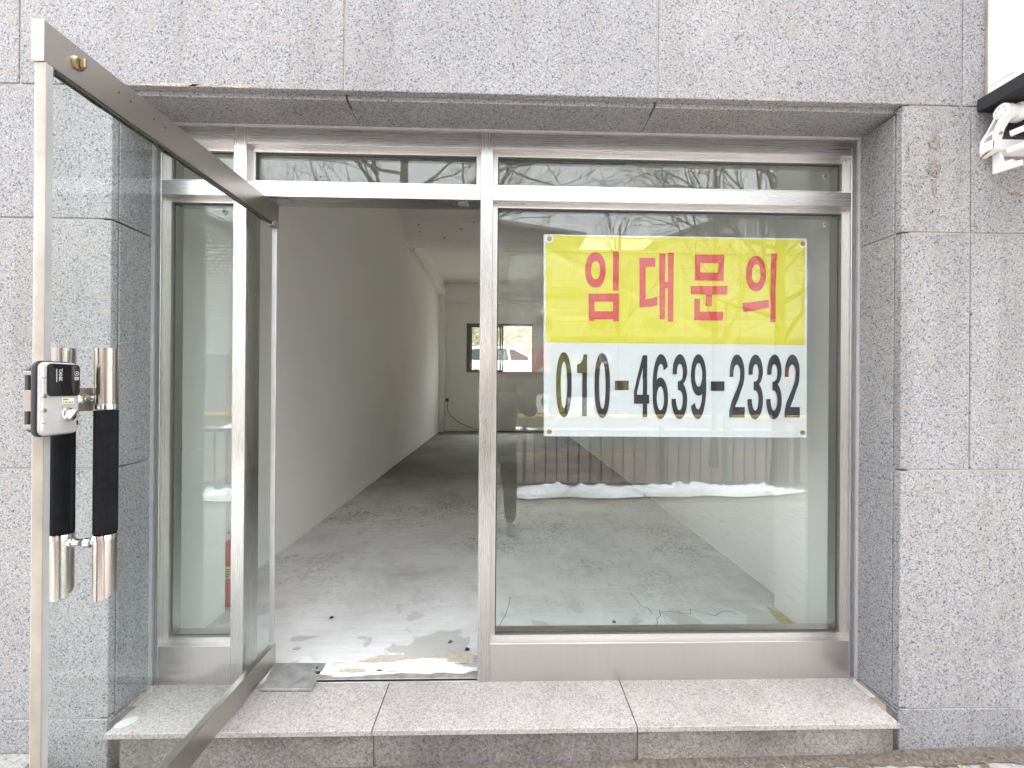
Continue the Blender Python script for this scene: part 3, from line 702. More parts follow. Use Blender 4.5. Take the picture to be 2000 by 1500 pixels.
def ell(cx, cy, rx, ry, n=44, pw=1.0): return [(cx+rx*math.copysign(abs(math.cos(2*math.pi*i/n))**pw, math.cos(2*math.pi*i/n)), cy+ry*math.copysign(abs(math.sin(2*math.pi*i/n))**pw, math.sin(2*math.pi*i/n))) for i in range(n)]
glyph('letter', [[ell(565, 793, 53, 92, pw=.9), ell(565.5, 794, 23, 47, pw=.9)], [[(655, 695), (686, 697), (684, 901), (655, 899)]],
    [[(529, 916), (686, 915), (685, 1060), (656, 1060), (655, 1049), (559, 1050), (558, 1058), (530, 1057)], [(560, 957), (657, 957), (655, 1008), (560, 1008)]]], uv7, 'ink_r')
glyph('letter', [[[(792, 730), (874, 730), (874, 777), (824, 777), (824, 945), (856, 940), (884, 931), (886, 976), (850, 985), (793, 987)]],
    [[(895, 706), (926, 708), (925, 855), (940, 855), (940, 702), (970, 703), (967, 1063), (939, 1062), (940, 888), (925, 888), (924, 1050), (897, 1049)]]], uv7, 'ink_r')
glyph('letter', [[[(1080, 713), (1232, 713), (1230, 850), (1079, 848)], [(1108, 757), (1202, 757), (1201, 807), (1108, 806)]], [[(1058, 877), (1250, 876), (1249, 921), (1170, 921), (1169, 983), (1138, 980), (1138, 920), (1059, 919)]],
    [[(1077, 942), (1107, 943), (1107, 1010), (1229, 1010), (1228, 1057), (1078, 1055)]]], uv7, 'ink_r')
glyph('letter', [[ell(1401, 812, 52, 92, pw=.9), ell(1402, 812, 23, 48, pw=.9)], [[(1328, 965), (1400, 958), (1468, 947), (1470, 990), (1400, 1003), (1334, 1012)]],
    [[(1480, 708), (1512, 706), (1504, 880), (1504, 1067), (1477, 1065), (1478, 900)]]], uv7, 'ink_r')
# digits: outlines traced in crop units of the printed number
def arc(cx, cy, rx, ry, a0, a1, n=14): return [(cx+rx*math.cos(math.radians(a0+(a1-a0)*i/n)), cy-ry*math.sin(math.radians(a0+(a1-a0)*i/n))) for i in range(n+1)]
def d0(x, y): return [[ell(x+40, y+169, 40, 169, pw=.88), ell(x+40.5, y+170, 16.5, 121, pw=.9)]]
def d1(x, y): return [[[(x+34, y+2), (x+52, y+2), (x+50, y+324), (x+26, y+324), (x+27, y+100), (x, y+99), (x, y+55)] + arc(x, y+2, 32, 53, 280, 350, 8)]]
def d4(x, y): return [[[(x+46, y), (x+70, y), (x+69, y+205), (x+80, y+205), (x+80, y+252), (x+69, y+252), (x+69, y+322), (x+46, y+322), (x+46, y+252), (x, y+252), (x, y+190)], [(x+47, y+66), (x+17, y+190), (x+17, y+205), (x+47, y+205)]]]
def d6(x, y):
    out = arc(x+40, y+170, 40, 168, 12, 12, 1)
    o_ = arc(x+42, y+85, 38, 85, 12, 90, 10) + arc(x+42, y+165, 42, 165, 90, 180, 14)[1:] + arc(x+40, y+225, 40, 113, 180, 360, 20)[1:] + arc(x+40, y+225, 40, 104, 0, 128, 12)[1:] + arc(x+42, y+150, 21, 100, 170, 90, 8) + arc(x+42, y+90, 16, 40, 90, 5, 6)[1:] + [(x+56, y+86)]
    return [[o_, ell(x+40, y+230, 19, 62)]]
def d9(x, y):
    q = d6(0, 0); return [[[(x+80-a, y+338-b_) for a, b_ in lp] for lp in s_] for s_ in q]
def d3(x, y):
    o_ = arc(x+42, y+88, 36, 88, 185, 90, 10)[1:] if False else []
    o_ = [(x+3, y+105)] + arc(x+41, y+92, 38, 92, 180, 0, 18) + arc(x+41, y+92, 38, 70, 0, -62, 6)[1:] + arc(x+38, y+238, 41, 96, 62, 0, 6) + arc(x+38, y+238, 41, 100, 0, -180, 20)[1:]
    o_ += [(x-2, y+232), (x+20, y+232)] + arc(x+38, y+234, 18, 58, 180, 360, 12) + arc(x+38, y+238, 18, 50, 0, 80, 6)[1:] + [(x+30, y+186), (x+30, y+142), (x+40, y+140)] + arc(x+41, y+96, 16, 44, -70, 0, 5)[1:] + arc(x+41, y+96, 16, 46, 0, 180, 12)[1:] + [(x+25, y+105)]
    return [[o_]]
def d2(x, y):
    o_ = [(x+1, y+117)] + arc(x+41, y+94, 39, 94, 180, 0, 18) + arc(x+30, y+100, 50, 110, -2, -48, 6)[1:] + [(x+46, y+235), (x+30, y+274), (x+81, y+274), (x+81, y+328), (x, y+328), (x+1, y+290), (x+10, y+250), (x+40, y+180)] + arc(x+35, y+96, 23, 70, -40, 0, 5) + arc(x+40, y+96, 18, 44, 0, 180, 12)[1:] + [(x+22, y+117)]
    return [[o_]]
def dash(x, y): return [[[(x, y), (x+72, y), (x+72, y+49), (x, y+49)]]]
for fn, x, y in ((d0, 362, 128), (d1, 470, 137), (d0, 560, 132), (dash, 665, 276), (d4, 763, 144), (d6, 861, 138), (d3, 962, 138), (d9, 1060, 138), (dash, 1164, 280), (d2, 1261, 140), (d3, 1359, 140), (d3, 1458, 140), (d2, 1552, 140)):
    glyph('hyphen' if fn is dash else 'digit', fn(x, y), uv8, 'ink_k')
for px, py in ((1073, 466), (1568, 476), (1567.5, 845), (1073, 843)):
    u_, v_ = uvp(px, py); p = bp(u_, v_)
    gm = obj('grommet', MB().lathe([(.006, 0), (.0115, 0), (.011, -.0012), (.008, -.0020), (.006, -.0012)], (p[0], p[1]-.0024, p[2]), 'y', 20), 'brass', bn)
    obj('clear_ring', MB().lathe([(.012, 0), (.021, 0), (.0205, -.0006), (.012, -.0006)], (p[0], p[1]-.0012, p[2]), 'y', 24), 'clear', gm)

# ================================================================== fire extinguisher behind the left pillar
ex = thing('fire_extinguisher', 'red fire extinguisher with yellow label behind the left sidelight', 'extinguisher', (-1.575, 2.46, FL))
ex_o = (-1.575, 2.46, FL)
obj('cylinder', MB().lathe([(.02, 0), (.062, .004), (.065, .015), (.065, .315), (.058, .345), (.035, .365), (.02, .37)], ex_o, 'z', 28), 'red', ex)
obj('label', MB().lathe([(.0655, .165), (.0657, .166), (.0657, .235), (.0655, .236)], ex_o, 'z', 28), 'yellow', ex)
obj('valve', MB().lathe([(.018, .37), (.018, .395), (.012, .40), (.012, .41)], ex_o, 'z', 14), 'zinc', ex)
lv = MB(); lv.box(-1.61, -1.50, 2.45, 2.47, FL+.405, FL+.415, .002); lv.prism([(-1.60, FL+.418), (-1.50, FL+.435), (-1.50, FL+.443), (-1.60, FL+.426)], 'y', 2.452, 2.468)
obj('lever', lv, 'zinc', ex)
obj('hose', MB().tube([(-1.56, 2.46, FL+.39), (-1.51, 2.45, FL+.385), (-1.495, 2.44, FL+.33), (-1.50, 2.43, FL+.2), (-1.505, 2.43, FL+.1)], .009, 8), 'rubber', ex)
lp = MB()
for i in range(5): lp.box(-1.60, -1.555, 2.392, 2.3935, FL+.178+i*.010, FL+.182+i*.010)
obj('label_print', lp, 'gasket', ex)

# ================================================================== sign box and awning at the right edge
sb = thing('sign_box', 'white sheet metal sign box projecting from the wall in the top right corner', 'sign box', (2.6, 1.4, R(1.12)))
SX = 1.937
cs = box(SX+.004, 3.6, .85, FY-.002, R(1.175), R(2.4)); obj('body', cs, 'signwhite', sb)
obj('side_panel', box(SX, SX+.0035, 1.508, FY-.003, R(1.202), R(2.4), .001), 'signwhite', sb)
obj('side_panel', box(SX, SX+.0035, .85, 1.504, R(1.160), R(2.4), .001), 'signwhite', sb)
obj('side_panel', box(SX, SX+.0035, 1.508, FY-.003, R(1.160), R(1.199), .001), 'signwhite', sb)
obj('bottom_tray', box(1.899, 3.6, .85, FY-.002, R(1.104), R(1.155), .002), 'blackfab', sb)
obj('edge_trim', box(SX-.004, SX+.001, 1.592, FY-.0005, R(1.158), R(2.4)), 'strip', sb)
aw = thing('awning', 'rolled black awning with white cast bracket under the sign box', 'awning', (2.5, FY, R(.9)))
A0 = 1.913
def q(*p): return list(p)
# bracket side plate with openings, seen edge-on from the front
def plate(outer, holes, x0, x1):
    mb = MB()
    for x, fl_ in ((x0, 1), (x1, 0)):
        b = bmesh.new(); es = []
        for lp_ in [outer]+holes:
            vs = [b.verts.new((x, p[0], p[1])) for p in lp_]; es += [b.edges.new((vs[i], vs[(i+1) % len(vs)])) for i in range(len(vs))]
        bmesh.ops.triangle_fill(b, use_beauty=True, use_dissolve=False, edges=es); mb.merge(b)
    for lp_ in [outer]+holes:
        for i in range(len(lp_)):
            a, b_ = lp_[i], lp_[(i+1) % len(lp_)]; mb.poly([(x0, *a), (x0, *b_), (x1, *b_), (x1, *a)])
    bmesh.ops.remove_doubles(mb.bm, verts=mb.bm.verts[:], dist=1e-5); bmesh.ops.recalc_face_normals(mb.bm, faces=mb.bm.faces[:]); return mb
jc = (1.529, R(1.062))
outer = [(1.600-.001, R(.920)), (1.600-.001, R(.985)), (1.575, R(1.015)), (1.552, R(1.052))] + [(jc[0]+.027*math.cos(math.radians(a)), jc[1]+.030*math.sin(math.radians(a))) for a in range(20, 215, 15)] + [(1.518, R(1.030)), (1.538, R(1.003)), (1.546, R(.972)), (1.548, R(.935))]
holes = [[(1.582, R(.988)), (1.557, R(.996)), (1.556, R(.968)), (1.590, R(.962))], [(1.578, R(1.000)), (1.548, R(1.045)), (1.537, R(1.038)), (1.553, R(1.006))]]
obj('bracket', plate(outer, holes, A0, A0+.026), 'white', aw)
obj('end_cap', box(A0-.006, A0-.0005, 1.553, 1.597, R(.932), R(.970), .002), 'white', aw)
obj('rust_streak', MB().prism([(1.596, R(.923)), (1.556, R(.938)), (1.551, R(.965)), (1.549, R(.965)), (1.552, R(.934)), (1.596, R(.916))], 'x', A0-.003, A0-.0008), 'rust', aw)
obj('joint_disc', MB().lathe([(.001, -.002), (.008, -.0025), (.010, -.003), (.024, -.003), (.025, 0)], (A0-.0003, *jc), 'x', 24), 'white', aw)
sp_ = MB()
for i in range(6):
    a = math.radians(60*i+15); sp_.box(A0-.0036, A0-.0031, jc[0]+.0165*math.cos(a)-.0016, jc[0]+.0165*math.cos(a)+.0016, jc[1]+.0165*math.sin(a)-.0022, jc[1]+.0165*math.sin(a)+.0022)
obj('joint_slots', sp_, 'lockrim', aw)
obj('barrel', MB().lathe([(.02, 0), (.026, .001), (.026, .028), (.034, .034), (.036, .050), (.03, .054)], (A0+.026, *jc), 'x', 28), 'white', aw)
obj('roll', MB().lathe([(.01, 0), (.052, .001), (.052, 1.6), (.01, 1.601)], (A0+.083, 1.525, R(1.030)), 'x', 24), 'blackfab', aw)
obj('square_bar', box(A0+.027, 3.5, 1.551, 1.597, R(.930), R(.972), .002), 'white', aw)
obj('bolt', MB().lathe([(.001, 0), (.007, 0), (.007, -.006), (.001, -.008)], (A0+.014, 1.545, R(.988)), 'y', 8), 'zinc', aw)
hk = MB().prism([(1.590, R(.929)), (1.590, R(.853)), (1.500, R(.842)), (1.500, R(.862)), (1.522, R(.868)), (1.528, R(.880)), (1.555, R(.884)), (1.566, R(.929))], 'x', A0+.040, A0+.052, .0015)
obj('hook', hk, 'white', aw)
for i, (ya, yb, za, zb) in enumerate(((1.55, 1.30, .925, .935), (1.54, 1.25, .985, 1.01))):
    obj('folding_arm', MB().tube([(A0+.05, ya, R(za)), (A0+.16, yb+.1, R(zb)), (A0+.9, yb+.12, R(zb))], .012, 8), 'white', aw)

# ================================================================== the street seen in the glass
# guard rail
gr = thing('guard_rail', 'dark metal guard rail along the kerb behind the snow ridge', 'railing', (0, -2.20, 0))
for z in (.80, .05): obj('rail', box(-12, 12, -2.225, -2.175, z-.022, z+.022, .004), 'railpaint', gr)
k = 0; pal = MB(); me0 = None
i = 0; x = -12.0
base_b = box(-.009, .009, -2.209, -2.191, .072, .778); b0 = obj('baluster', base_b, 'railpaint', gr); b0.location = (-12.0, 0, 0)
while x < 11.8:
    x += .162
    q_ = b0.copy(); S.collection.objects.link(q_); q_.parent = gr; q_.location = (x, 0, 0)
for x in range(-12, 13, 2): obj('post', box(x+.3, x+.36, -2.23, -2.17, -.03, .9, .004), 'railpaint', gr)
def snowbank(name, x0, x1, y, wd, ht, sd, kind='stuff'):
    mb = MB(); nx = int((x1-x0)/.03); ny = 14; vs = []
    for i in range(nx+1):
        x = x0+(x1-x0)*i/nx; env = min(1, (i/7)**.6, (nx-i)/30)
        cen = y+.05*mnoise.noise((x*1.3, sd, 0)); hw = wd*(.7+.5*mnoise.noise((x*1.7, sd, 3)))*max(.05, env); hh = ht*(.75+.6*mnoise.noise((x*2.1, sd, 7)))*max(.02, env)
        row = []
        for j in range(ny+1):
            t = j/ny*2-1; z = hh*max(0, 1-t*t)**.6*(1+.45*mnoise.noise((x*6, t*2.5, sd+2))) + .07*mnoise.noise((x*11, t*4, sd))*(1-abs(t)) + .03*mnoise.noise((x*31, t*9, sd))*(1-abs(t))
            row.append(mb.bm.verts.new((x, cen+t*hw+.02*mnoise.noise((x*7, t*2, sd+4)), (z-.012 if abs(t) > .98 else z)+.01*x*(y > -2.2))))
        vs.append(row)
    for i in range(nx):
        for j in range(ny): mb.bm.faces.new((vs[i][j], vs[i+1][j], vs[i+1][j+1], vs[i][j+1])).smooth = True
    bmesh.ops.recalc_face_normals(mb.bm, faces=mb.bm.faces[:])
    o = obj(name, mb, 'snow'); o['kind'] = kind
snowbank('snow_ridge', -5.5, -2.0, -1.82, .27, .11, 1); snowbank('snow_ridge', .12, 4.2, -1.80, .25, .115, 2)
snowbank('far_snow', -9, 1.2, -9.75, .4, .14, 5)
# low brick wall with a yellow coping across the road
lw_ = thing('low_wall', 'low brick planter wall with a yellow coping across the road', 'wall', (0, -10.4, 0))
obj('coping', box(-14, 14, -10.55, -10.25, .34, .45, .01), 'linepaint', lw_)
obj('brickwork', box(-14, 14, -10.5, -10.3, -.05, .339), 'brickwall', lw_)
# building across the road
BY = -13.0
def zz(py, px=1000): return H + (750.6+.007*(px-980)-py)/47.9
def xx(px): return (px-980)/47.9
ab = thing('apartment_block', 'grey panel-clad building with louvres and a red shop sign across the road', 'building', (0, BY, 0))
obj('wall', box(-4.2, 14, BY-6, BY-.06, -.1, 6.9), 'joint', ab)
panels = [(a, min(a+1.55, 14)) for a in [-4.2+1.56*i for i in range(12)] if a < 13.5]
for (a, b_) in panels:
    for j in range(7): obj('cladding_panel', box(a, b_-.012, BY-.06, BY, 2.95+j*.56, 2.95+j*.56+.548), 'clad', ab)
obj('upper_storey', MB().prism([(-4.2, 6.9), (-4.2, 8.55), (3.2, 7.55), (3.2, 6.9)], 'y', BY-6, BY-.35), 'clad_d', ab)
obj('roof', MB().prism([(-4.5, 8.62), (-4.5, 8.76), (3.4, 7.69), (3.4, 7.55)], 'y', BY-6.2, BY+.1), 'roofdark', ab)
obj('ledge', box(-4.3, 14.1, BY-.06, BY+.08, 6.9, 7.0, .005), 'clad_d', ab)
obj('railing', box(3.3, 14, BY-.05, BY-.02, 7.5, 7.54), 'railpaint', ab)
def win(x0, x1, z0, z1, y=BY):
    w_ = obj('window', box(x0, x1, y+.005, y+.05, z0, z1), 'winframe', ab); obj('pane', box(x0+.05, x1-.05, y+.0505, y+.06, z0+.05, z1-.05), 'darkglass', w_)
win(xx(1010), xx(1036), zz(475), zz(457), BY-.35)
for px in (1042, 1150, 1260, 1370): win(xx(px), xx(px)+.75, zz(543), zz(521)); win(xx(px), xx(px)+.75, zz(638), zz(616))
for x0 in (xx(963), -3.3):
    obj('dark_bay', box(x0-.3, x0+.63, BY+.001, BY+.02, 3.2, zz(486)+.05), 'shopgrey', ab)
    for (pa, pb) in ((521, 487), (618, 562)):
        lo = MB(); z = zz(pa)
        while z < zz(pb): lo.prism([(BY+.025, z), (BY+.085, z+.02), (BY+.085, z+.035), (BY+.025, z+.06)], 'x', x0-.28, x0+.61); z += .082
        obj('louvre', lo, 'louvre', ab)
sg = obj('name_sign', box(xx(1034), xx(1034)+2.1, BY+.005, BY+.05, zz(579), zz(560)), 'shopgrey', ab)
obj('lettering', text_mb("m's Vill I", .34, lambda a, b_: (xx(1036)+.75-a, BY+.056, zz(570)+b_)), 'paper', sg)
for py in (515, 610): obj('wall_lamp', MB().blob((xx(1057), BY+.08, zz(py)), .09), 'louvre', ab)
rs = obj('shop_sign', box(.2, 1.98, BY+.01, BY+.12, 1.95, 2.9), 'shopred', ab)
obj('lettering', text_mb('5-6', .36, lambda a, b_: (xx(1062)-a, BY+.126, zz(720)+b_), .012), 'paper', rs)
cq = MB(); x0 = xx(1042)
cq.box(x0-.35, x0+.08, BY+.121, BY+.126, 2.62, 2.70); cq.box(x0, x0+.08, BY+.121, BY+.126, 2.28, 2.62); cq.box(x0-.35, x0, BY+.121, BY+.126, 2.2, 2.28)
obj('lettering', cq, 'paper', rs)
obj('shopfront', box(-4, 14, BY-.05, BY+.002, .0, 1.94), 'shopgrey', ab)
obj('shop_fascia', box(2.0, 14, BY+.002, BY+.04, 1.945, 3.45), 'shopgrey', ab)
for a in (0.6, 2.2, 3.9, 5.4): obj('door_post', box(a, a+.07, BY+.003, BY+.05, 0, 1.94), 'brickwall', ab)
po = thing('poster', 'white poster with a bowl drawing on the shopfront across the road', 'poster', (xx(1060), BY, 1), 'posters on the opposite shopfront')
obj('sheet', box(xx(1047), xx(1070), BY+.055, BY+.06, zz(806), zz(770)), 'paper', po); obj('bowl', MB().lathe([(.02, 0), (.15, .001), (.14, .004), (.02, .005)], (xx(1062), BY+.061, zz(783)), 'y', 16), 'shopgrey', po)
for (a, b_, c_, d_, mt, lb) in ((1086, 1103, 812, 692, 'posteryellow', 'tall yellow poster on the shopfront'), (1105, 1147, 727, 690, 'posteryellow', 'wide yellow poster beside the tall one'), (1165, 1190, 720, 690, 'posterorange', 'orange sign with a round white number'), (1200, 1228, 763, 742, 'posteryellow', 'small yellow poster with a dark number'), (1108, 1160, 812, 775, 'paper', 'grey white poster low on the shopfront'), (1540, 1555, 735, 715, 'shopred', 'small red poster far right on the shopfront')):
    p_ = obj('poster', box(xx(a), xx(b_), BY+.055, BY+.06, zz(c_), zz(d_)), mt); tag(p_, lb+' across the road', 'poster', 'posters on the opposite shopfront')
rn = thing('round_sign', 'round white sign with the number 50 across the road', 'sign', (xx(1180), BY, 2.5))
obj('disc', MB().lathe([(.01, .061), (.30, .061), (.30, .07), (.01, .07)], (xx(1181), BY, zz(699)), 'y', 28), 'shopred', rn); obj('face', MB().lathe([(.01, .0705), (.24, .0705), (.24, .075), (.01, .075)], (xx(1181), BY, zz(699)), 'y', 28), 'paper', rn)
obj('number', text_mb('50', .32, lambda a, b_: (xx(1181)-a, BY+.078, zz(699)+b_), .01), 'gasket', rn)
# corrugated block further left
cbk = thing('metal_clad_building', 'grey corrugated building with a sloping roof to the left across the road', 'building', (-12, BY, 0))
obj('wall', box(-22, -5.2, BY-6, BY, -.1, 5.2), 'clad', cbk)
sd_ = MB()
for i in range(34): sd_.box(-22, -5.2, BY+.001, BY+.03, 2.6+i*.13, 2.6+i*.13+.08)
obj('siding', sd_, 'louvre', cbk)
obj('gable', MB().prism([(-22, 5.2), (-22, 12.2), (-5.2, 5.3), (-5.2, 5.2)], 'y', BY-6, BY-.01), 'clad', cbk)
obj('roof', MB().prism([(-22.3, 12.3), (-22.3, 12.45), (-5.0, 5.4), (-5.0, 5.25)], 'y', BY-6.2, BY+.2), 'roofdark', cbk)
# gabled house to the right, further back
HY_ = -16
hs_ = thing('gabled_house', 'pale gabled house with an attic window behind the street trees', 'house', (12, HY_, 0))
def hx_(px): return (px-980)/40.6
def hz(py): return H+(754-py)/40.6
obj('wall', MB().prism([(hx_(1285), -.1), (hx_(1285), hz(475)), (hx_(1455), hz(412)), (hx_(1640), hz(480)), (hx_(1640), -.1)], 'y', HY_-8, HY_), 'render', hs_)
rf = MB(); rf.prism([(hx_(1275), hz(478)), (hx_(1455), hz(410)), (hx_(1455), hz(404)), (hx_(1272), hz(472))], 'y', HY_-8.3, HY_+.3); rf.prism([(hx_(1650), hz(484)), (hx_(1455), hz(410)), (hx_(1455), hz(404)), (hx_(1653), hz(478))], 'y', HY_-8.3, HY_+.3)
obj('roof', rf, 'roofdark', hs_)
for a, b_ in ((1457, 1475), (1482, 1502), (1340, 1365)):
    w_ = obj('window', box(hx_(a), hx_(b_), HY_+.002, HY_+.08, hz(458 if a > 1400 else 560), hz(430 if a > 1400 else 520)), 'paper', hs_); obj('pane', box(hx_(a)+.06, hx_(b_)-.06, HY_+.081, HY_+.09, hz(456 if a > 1400 else 557), hz(432 if a > 1400 else 523)), 'darkglass', w_)

# bare street trees
def tree(x, y, trunk_r, h0, ht, sd, label, nb=14, lean=.0):
    rn_ = random.Random(sd); t_ = thing('street_tree', label, 'tree', (x, y, 0), 'bare street trees along the kerb')
    tk = MB(); pts = []; rad = []
    for i in range(13):
        q_ = i/12; pts.append((x+lean*q_+.05*mnoise.noise((q_*3, sd, 0)), y+.05*mnoise.noise((q_*3, sd, 4)), -.1+ht*q_)); rad.append(trunk_r*(1-.55*q_)+(.04 if i == 0 else 0))
    tk.tube(pts, rad, 9); obj('trunk', tk, 'bark', t_)
    cr = MB()
    def branch(p, d, L, r_, lev):
        n_ = 4; q_ = [p]; dd = d.copy(); rr = [r_]
        for i in range(n_):
            dd = (dd + Vector((rn_.gauss(0, .13), rn_.gauss(0, .13), rn_.gauss(.03, .10)))).normalized(); q_.append(q_[-1]+dd*L/n_); rr.append(r_*(1-.7*(i+1)/n_))
        cr.tube(q_, rr, 5 if lev < 2 else 3, caps=False)
        if lev < 3:
            for i in range((6, 5, 4)[lev]):
                s_ = rn_.uniform(.25, 1.0); k_ = min(n_-1, int(s_*n_)); pp = q_[k_].lerp(q_[k_+1], s_*n_-k_)
                ax = dd.orthogonal().normalized(); ax.rotate(Matrix.Rotation(rn_.uniform(0, 6.28), 3, dd)); nd = (dd*.75+ax*rn_.uniform(.5, .9)+Vector((0, 0, .12))).normalized()
                branch(pp, nd, L*rn_.uniform(.42, .62), max(.0045, r_*.45), lev+1)
    for i in range(nb):
        s_ = .30+.68*i/nb; a = i*2.4+rn_.uniform(-.3, .3); k_ = s_*12; j = min(11, int(k_)); p = Vector(pts[j]).lerp(Vector(pts[j+1]), k_-j)
        el = rn_.uniform(.35, .95); d = Vector((math.cos(a)*math.cos(el), math.sin(a)*math.cos(el), math.sin(el)))
        branch(p, d, (1.1-.55*s_)*ht*rn_.uniform(.30, .46), trunk_r*.46*(1.1-.6*s_), 0)
    obj('crown', cr, 'bark', t_)
tree(-1.55, -2.75, .095, 0, 7.6, 3, 'bare street tree standing opposite the open door', 24)
tree(4.55, -2.9, .10, 0, 7.4, 8, 'bare street tree standing opposite the right end of the shop', 22)
tree(4.15, -4.2, .06, 0, 7.8, 21, 'thin bare tree just beyond the right street tree', 12)
tree(-8.2, -2.8, .09, 0, 7.4, 31, 'bare street tree far left along the kerb', 12)
tree(4.4, -11.6, .09, 0, 7.6, 12, 'bare tree across the road before the gabled house', 12)
pl = thing('street_pole', 'grey street pole across from the right half of the shop', 'pole', (3.52, -2.6, 0))
obj('shaft', MB().tube([(3.52, -2.6, -.1), (3.52, -2.6, 2.4)], .066, 12), 'clad', pl); obj('base_plate', box(3.42, 3.62, -2.7, -2.5, -.13, -.09), 'zinc', pl)

# person with the phone, reflected in the glass
def skin(name, verts, edges, mtl, parent, sub=2):
    me = bpy.data.meshes.new('t'); me.from_pydata([v[0] for v in verts], edges, []); ob = bpy.data.objects.new('t', me); S.collection.objects.link(ob)
    md = ob.modifiers.new('s', 'SKIN'); ss = ob.modifiers.new('d', 'SUBSURF'); ss.levels = ss.render_levels = sub
    for i, v in enumerate(verts):
        sv = me.skin_vertices[0].data[i]; rr = v[1]; sv.radius = rr if isinstance(rr, tuple) else (rr, rr); sv.use_root = (i == 0)
    bpy.context.view_layer.update(); nm = bpy.data.meshes.new_from_object(ob.evaluated_get(bpy.context.evaluated_depsgraph_get()))
    bpy.data.objects.remove(ob); bpy.data.meshes.remove(me)
    mb = MB(); mb.bm.from_mesh(nm); bpy.data.meshes.remove(nm)
    for fc_ in mb.bm.faces: fc_.smooth = True
    return obj(name, mb, mtl, parent)
pc = (-.03, -.36, 0)
pe = thing('person', 'person in a dark jacket photographing the shop with a phone held up in both hands', 'person', pc)
hp = Vector((-.03, -.37, .90))
J = {'pel': ((-.03, -.37, .90), .14), 'wai': ((-.03, -.37, 1.05), .125), 'che': ((-.03, -.36, 1.25), .145), 'nek': ((-.035, -.345, 1.40), .055), 'jaw': ((-.04, -.325, 1.485), .062), 'hed': ((-.04, -.32, 1.565), .078), 'top': ((-.04, -.325, 1.62), .065),
     'shr': ((.15, -.36, 1.35), .06), 'elr': ((.30, -.24, 1.20), .042), 'wrr': ((.165, -.075, 1.375), .028), 'par': ((.140, -.035, 1.415), (.022, .034)),
     'shl': ((-.21, -.36, 1.35), .06), 'ell': ((-.34, -.22, 1.20), .042), 'wrl': ((-.10, -.075, 1.37), .028), 'pal': ((-.065, -.035, 1.415), (.022, .034)),
     'hir': ((.06, -.37, .86), .095), 'knr': ((.085, -.35, .47), .058), 'anr': ((.095, -.38, .09), .042), 'tor': ((.11, -.22, .035), .036),
     'hil': ((-.12, -.37, .86), .095), 'knl': ((-.15, -.36, .47), .058), 'anl': ((-.165, -.39, .09), .042), 'tol': ((-.19, -.23, .035), .036)}
K = [k_ for k_ in J if k_ not in ('tor', 'tol')]; ed = [('pel', 'wai'), ('wai', 'che'), ('che', 'nek'), ('nek', 'jaw'), ('jaw', 'hed'), ('hed', 'top'), ('che', 'shr'), ('shr', 'elr'), ('elr', 'wrr'), ('wrr', 'par'), ('che', 'shl'), ('shl', 'ell'), ('ell', 'wrl'), ('wrl', 'pal'), ('pel', 'hir'), ('hir', 'knr'), ('knr', 'anr'), ('pel', 'hil'), ('hil', 'knl'), ('knl', 'anl')]
skin('body', [J[k_] for k_ in K], [(K.index(a), K.index(b_)) for a, b_ in ed], 'skin', pe)
def sub(keys, edges, grow, name, mtl):
    vs = [(J[k_][0], (J[k_][1][0] if isinstance(J[k_][1], tuple) else J[k_][1])+grow) for k_ in keys]
    return skin(name, vs, [(keys.index(a), keys.index(b_)) for a, b_ in edges], mtl, pe)
sub(['wai', 'che', 'pel', 'shr', 'elr', 'wrr', 'shl', 'ell', 'wrl'], [('pel', 'wai'), ('wai', 'che'), ('che', 'shr'), ('shr', 'elr'), ('elr', 'wrr'), ('che', 'shl'), ('shl', 'ell'), ('ell', 'wrl')], .032, 'jacket', 'jacket')
sub(['pel', 'hir', 'knr', 'anr', 'hil', 'knl', 'anl'], [('pel', 'hir'), ('hir', 'knr'), ('knr', 'anr'), ('pel', 'hil'), ('hil', 'knl'), ('knl', 'anl')], .018, 'trousers', 'trousers')
for s_, an, to in ((1, 'anr', 'tor'), (-1, 'anl', 'tol')): skin('shoe', [(J[an][0][:2]+(.055,), .058), (J[to][0], .050)], [(0, 1)], 'gasket', pe)
for nm, lst in (('r', [(.135, .002, 1.462), (.146, .004, 1.447), (.146, .004, 1.432), (.143, .002, 1.417)]), ('l', [(-.050, .002, 1.448), (-.055, .003, 1.434), (-.055, .003, 1.420), (-.052, .002, 1.406)])):
    pa = Vector(J['pa'+nm][0]); s_ = 1 if nm == 'r' else -1
    for i, tip in enumerate(lst):
        tip = Vector(tip); tip.y = -.018; mid = pa.lerp(tip, .5)+Vector((s_*.014, .004, .003))
        skin('finger', [(pa, .010), (mid, .0085), (tip, .0075)], [(0, 1), (1, 2)], 'skin', pe, 1)
    skin('thumb', [(pa+Vector((0, -.012, -.01)), .011), (pa+Vector((-s_*.02, -.024, -.022)), .0095), (pa+Vector((-s_*.045, -.030, -.016)), .008)], [(0, 1), (1, 2)], 'skin', pe, 1)
hcap = MB(); b = bmesh.new(); bmesh.ops.create_icosphere(b, subdivisions=3, radius=1)
for v in list(b.verts):
    if v.co.z < (.15 if v.co.y > .1 else -.35): b.verts.remove(v)
for v in b.verts: v.co = Vector((-.04+v.co.x*.090, -.335+v.co.y*.098, 1.578+v.co.z*.095))
hcap.merge(b, True); obj('hair', hcap, 'hair', pe)
obj('nose', MB().blob((-.04, -.238, 1.535), .016, 2, (.8, 1, 1.3)), 'skin', pe)
obj('mouth', MB().blob((-.04, -.248, 1.492), .016, 2, (1.3, .35, .3)), 'shopred', pe)
